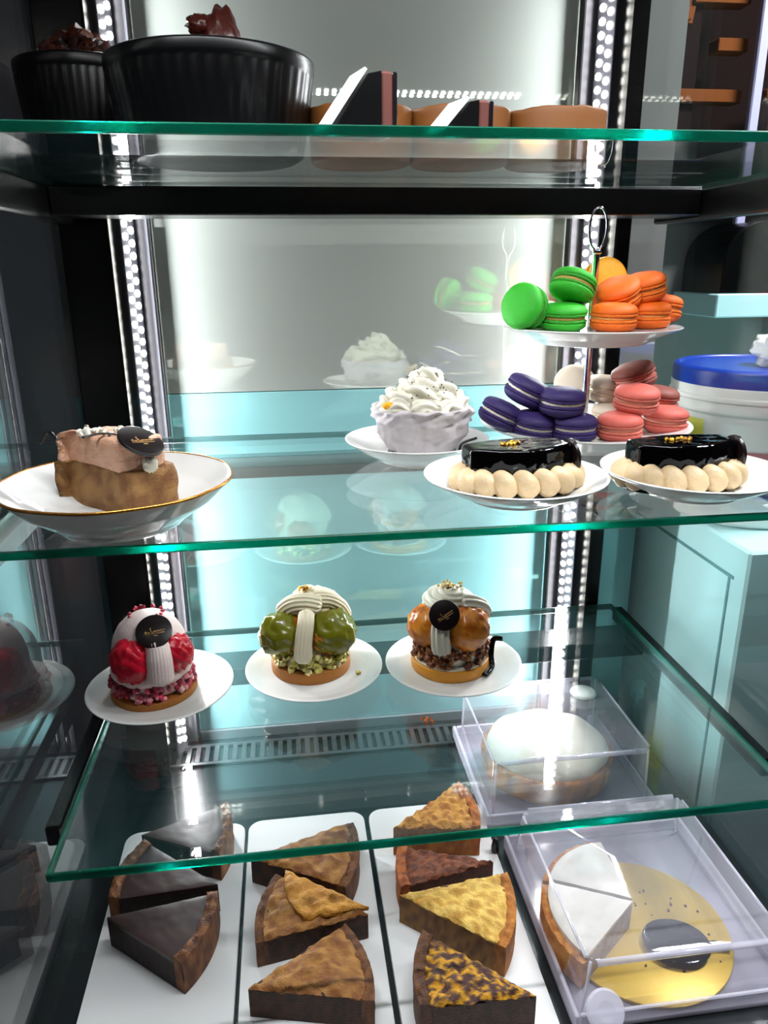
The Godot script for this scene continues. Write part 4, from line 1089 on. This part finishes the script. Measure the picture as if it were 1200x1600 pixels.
	clear_box("clear plastic cake box with the remaining white cake slices, nearer of the two boxes", Vector3(0.3335, 0.0003, 0.378), 0.0, Vector2(0.108, 0.112), Vector2(0.094, 0.098), 0.062)
	var gb := thing("gold_board", "round gold cake board inside the nearer clear box", "board", Vector3(0.3290, 0.0052, 0.3990))
	part("card", lathe(soft([Vector2(0, 0), Vector2(0.0870, 0), Vector2(0.0870, 0.003), Vector2(0, 0.003)], 0.0005), 64), M.gold_board, gb)
	stuff(part("brown_crumbs", grains(26, func(i): return Vector3(rng.randf_range(-0.02, 0.07), 0.0036, rng.randf_range(-0.05, 0.06)), Vector2(0.0006, 0.0020), [Color(0.35, 0.16, 0.06), Color(0.28, 0.10, 0.04)]), M.grain, gb))
	g = "white-topped cake slices in the nearer box"
	var lemon := {"side": two(Color(0.72, 0.66, 0.62), Color(0.62, 0.55, 0.52), 60.0), "top": two(Color(0.84, 0.82, 0.79), Color(0.81, 0.79, 0.76), 40.0), "crust": two(Color(0.80, 0.55, 0.28), Color(0.66, 0.38, 0.16), 60.0), "bump": 0.0006, "f": 40.0, "round": 0.001, "silky": true, "lip": -0.003}
	for q in [["white-topped cake slice farther back in the nearer clear box", Vector2(0.3190, 0.3945), Vector2(0.3190, 0.3110), Vector2(0.2400, 0.3560)], ["white-topped cake slice toward the front in the nearer clear box", Vector2(0.3180, 0.3985), Vector2(0.2385, 0.3600), Vector2(0.2440, 0.4560)]]:
		var s := slice("white_cake_slice", q[0], "cake", q[1], q[2], q[3], 0.034, lemon, g)
		s.position.y = 0.0084
	var oo := thing("black_spoon", "glossy black oval spoon lying on the gold board in the nearer box", "spoon", Vector3(0.3530, 0.0084, 0.4260), -0.30)
	part("bowl", lathe(soft([Vector2(0, 0), Vector2(0.020, 0.001), Vector2(0.0285, 0.006), Vector2(0.0290, 0.0075), Vector2(0.026, 0.0085), Vector2(0, 0.0110)], 0.0012), 48, func(p, _a): return Vector3(p.x * 1.12, p.y, p.z * 0.92)), M.black_glaze, oo)
	part("handle", tube(curve([Vector3(0.028, 0.005, 0.0), Vector3(0.038, 0.006, -0.004), Vector3(0.052, 0.0045, -0.004)], 16), func(q): return 0.0045 * (1.0 - 0.25 * q), 0, 0, 0, 12, 0.55), M.black_glaze, oo)

func clear_box(label: String, at: Vector3, turn: float, base: Vector2, top: Vector2, h: float) -> void:
	var t := thing("clear_box", label, "box", at, turn, "clear plastic cake boxes")
	part("tray", box(Vector3(base.x * 2, 0.004, base.y * 2), 0.001), M.plastic_tray, t, Vector3(0, 0.0024, 0))
	for s in [-1, 1]:
		part("tray_lip", box(Vector3(0.004, 0.014, base.y * 2), 0.001), M.plastic_edge, t, Vector3(s * (base.x - 0.002), 0.0118, 0))
		part("tray_lip", box(Vector3(base.x * 2 - 0.010, 0.014, 0.004), 0.001), M.plastic_edge, t, Vector3(0, 0.0118, s * (base.y - 0.002)))
	# tapered lid of four walls and a top, thick enough to show its edges
	var b := base - Vector2(0.008, 0.008)
	var levels := [[b, 0.006], [top, h - 0.002], [top - Vector2(0.003, 0.003), h]]
	var v := PackedVector3Array()
	for l in levels:
		var q: Vector2 = l[0]
		var rr := 0.010
		for c in 4:
			for k in 4:
				var a := (c + k / 3.0) * PI / 2
				var cx := 1.0 if c == 0 or c == 3 else -1.0
				var cz := 1.0 if c < 2 else -1.0
				v.append(Vector3(cx * (q.x - rr) + cos(a) * rr, l[1], cz * (q.y - rr) + sin(a) * rr))
	var idx := PackedInt32Array()
	for l in 2:
		for i in 16:
			var p := l * 16 + i
			var q := l * 16 + (i + 1) % 16
			idx.append_array([p, q, q + 16, p, q + 16, p + 16])
	for i in range(1, 15):
		idx.append_array([32, 32 + i, 33 + i])
	part("lid", build(v, idx), M.clear_plastic, t)
	for s in [[1, 0], [-1, 0], [0, 1], [0, -1]]:
		var along := Vector3(s[1], 0, s[0]).abs()
		var mid := Vector3(s[0] * top.x, h - 0.001, s[1] * top.y)
		var half: float = top.x if s[0] == 0 else top.y
		part("lid_rib", tube(PackedVector3Array([mid - along * (half - 0.008), mid, mid + along * (half - 0.008)]), func(_q): return 0.0015 if s[1] == 0 else 0.003, 0, 0, 0, 8), M.plastic_edge, t)
	for c in [[1, 1], [-1, 1], [-1, -1], [1, -1]]:
		part("lid_rib", tube(PackedVector3Array([Vector3(c[0] * (b.x - 0.003), 0.008, c[1] * (b.y - 0.003)), Vector3(c[0] * (top.x - 0.003), h - 0.002, c[1] * (top.y - 0.003))]), func(_q): return 0.0015, 0, 0, 0, 8), M.plastic_edge, t)
	var tabx := 0.062 if h > 0.07 else -0.085
	var tabz := -0.045 if h > 0.07 else 0.118
	var tab := part("tab", lathe(soft([Vector2(0, 0), Vector2(0.017, 0), Vector2(0.0175, 0.001), Vector2(0.016, 0.004), Vector2(0.008, 0.0045), Vector2(0, 0.003)], 0.0008), 32), M.tub_white if h > 0.07 else M.plastic_edge, t, Vector3(tabx, h + 0.001 if h > 0.07 else 0.030, tabz), Basis() if h > 0.07 else Basis(Vector3.RIGHT, 0.8))
	lab(tab, "round press-on tab")
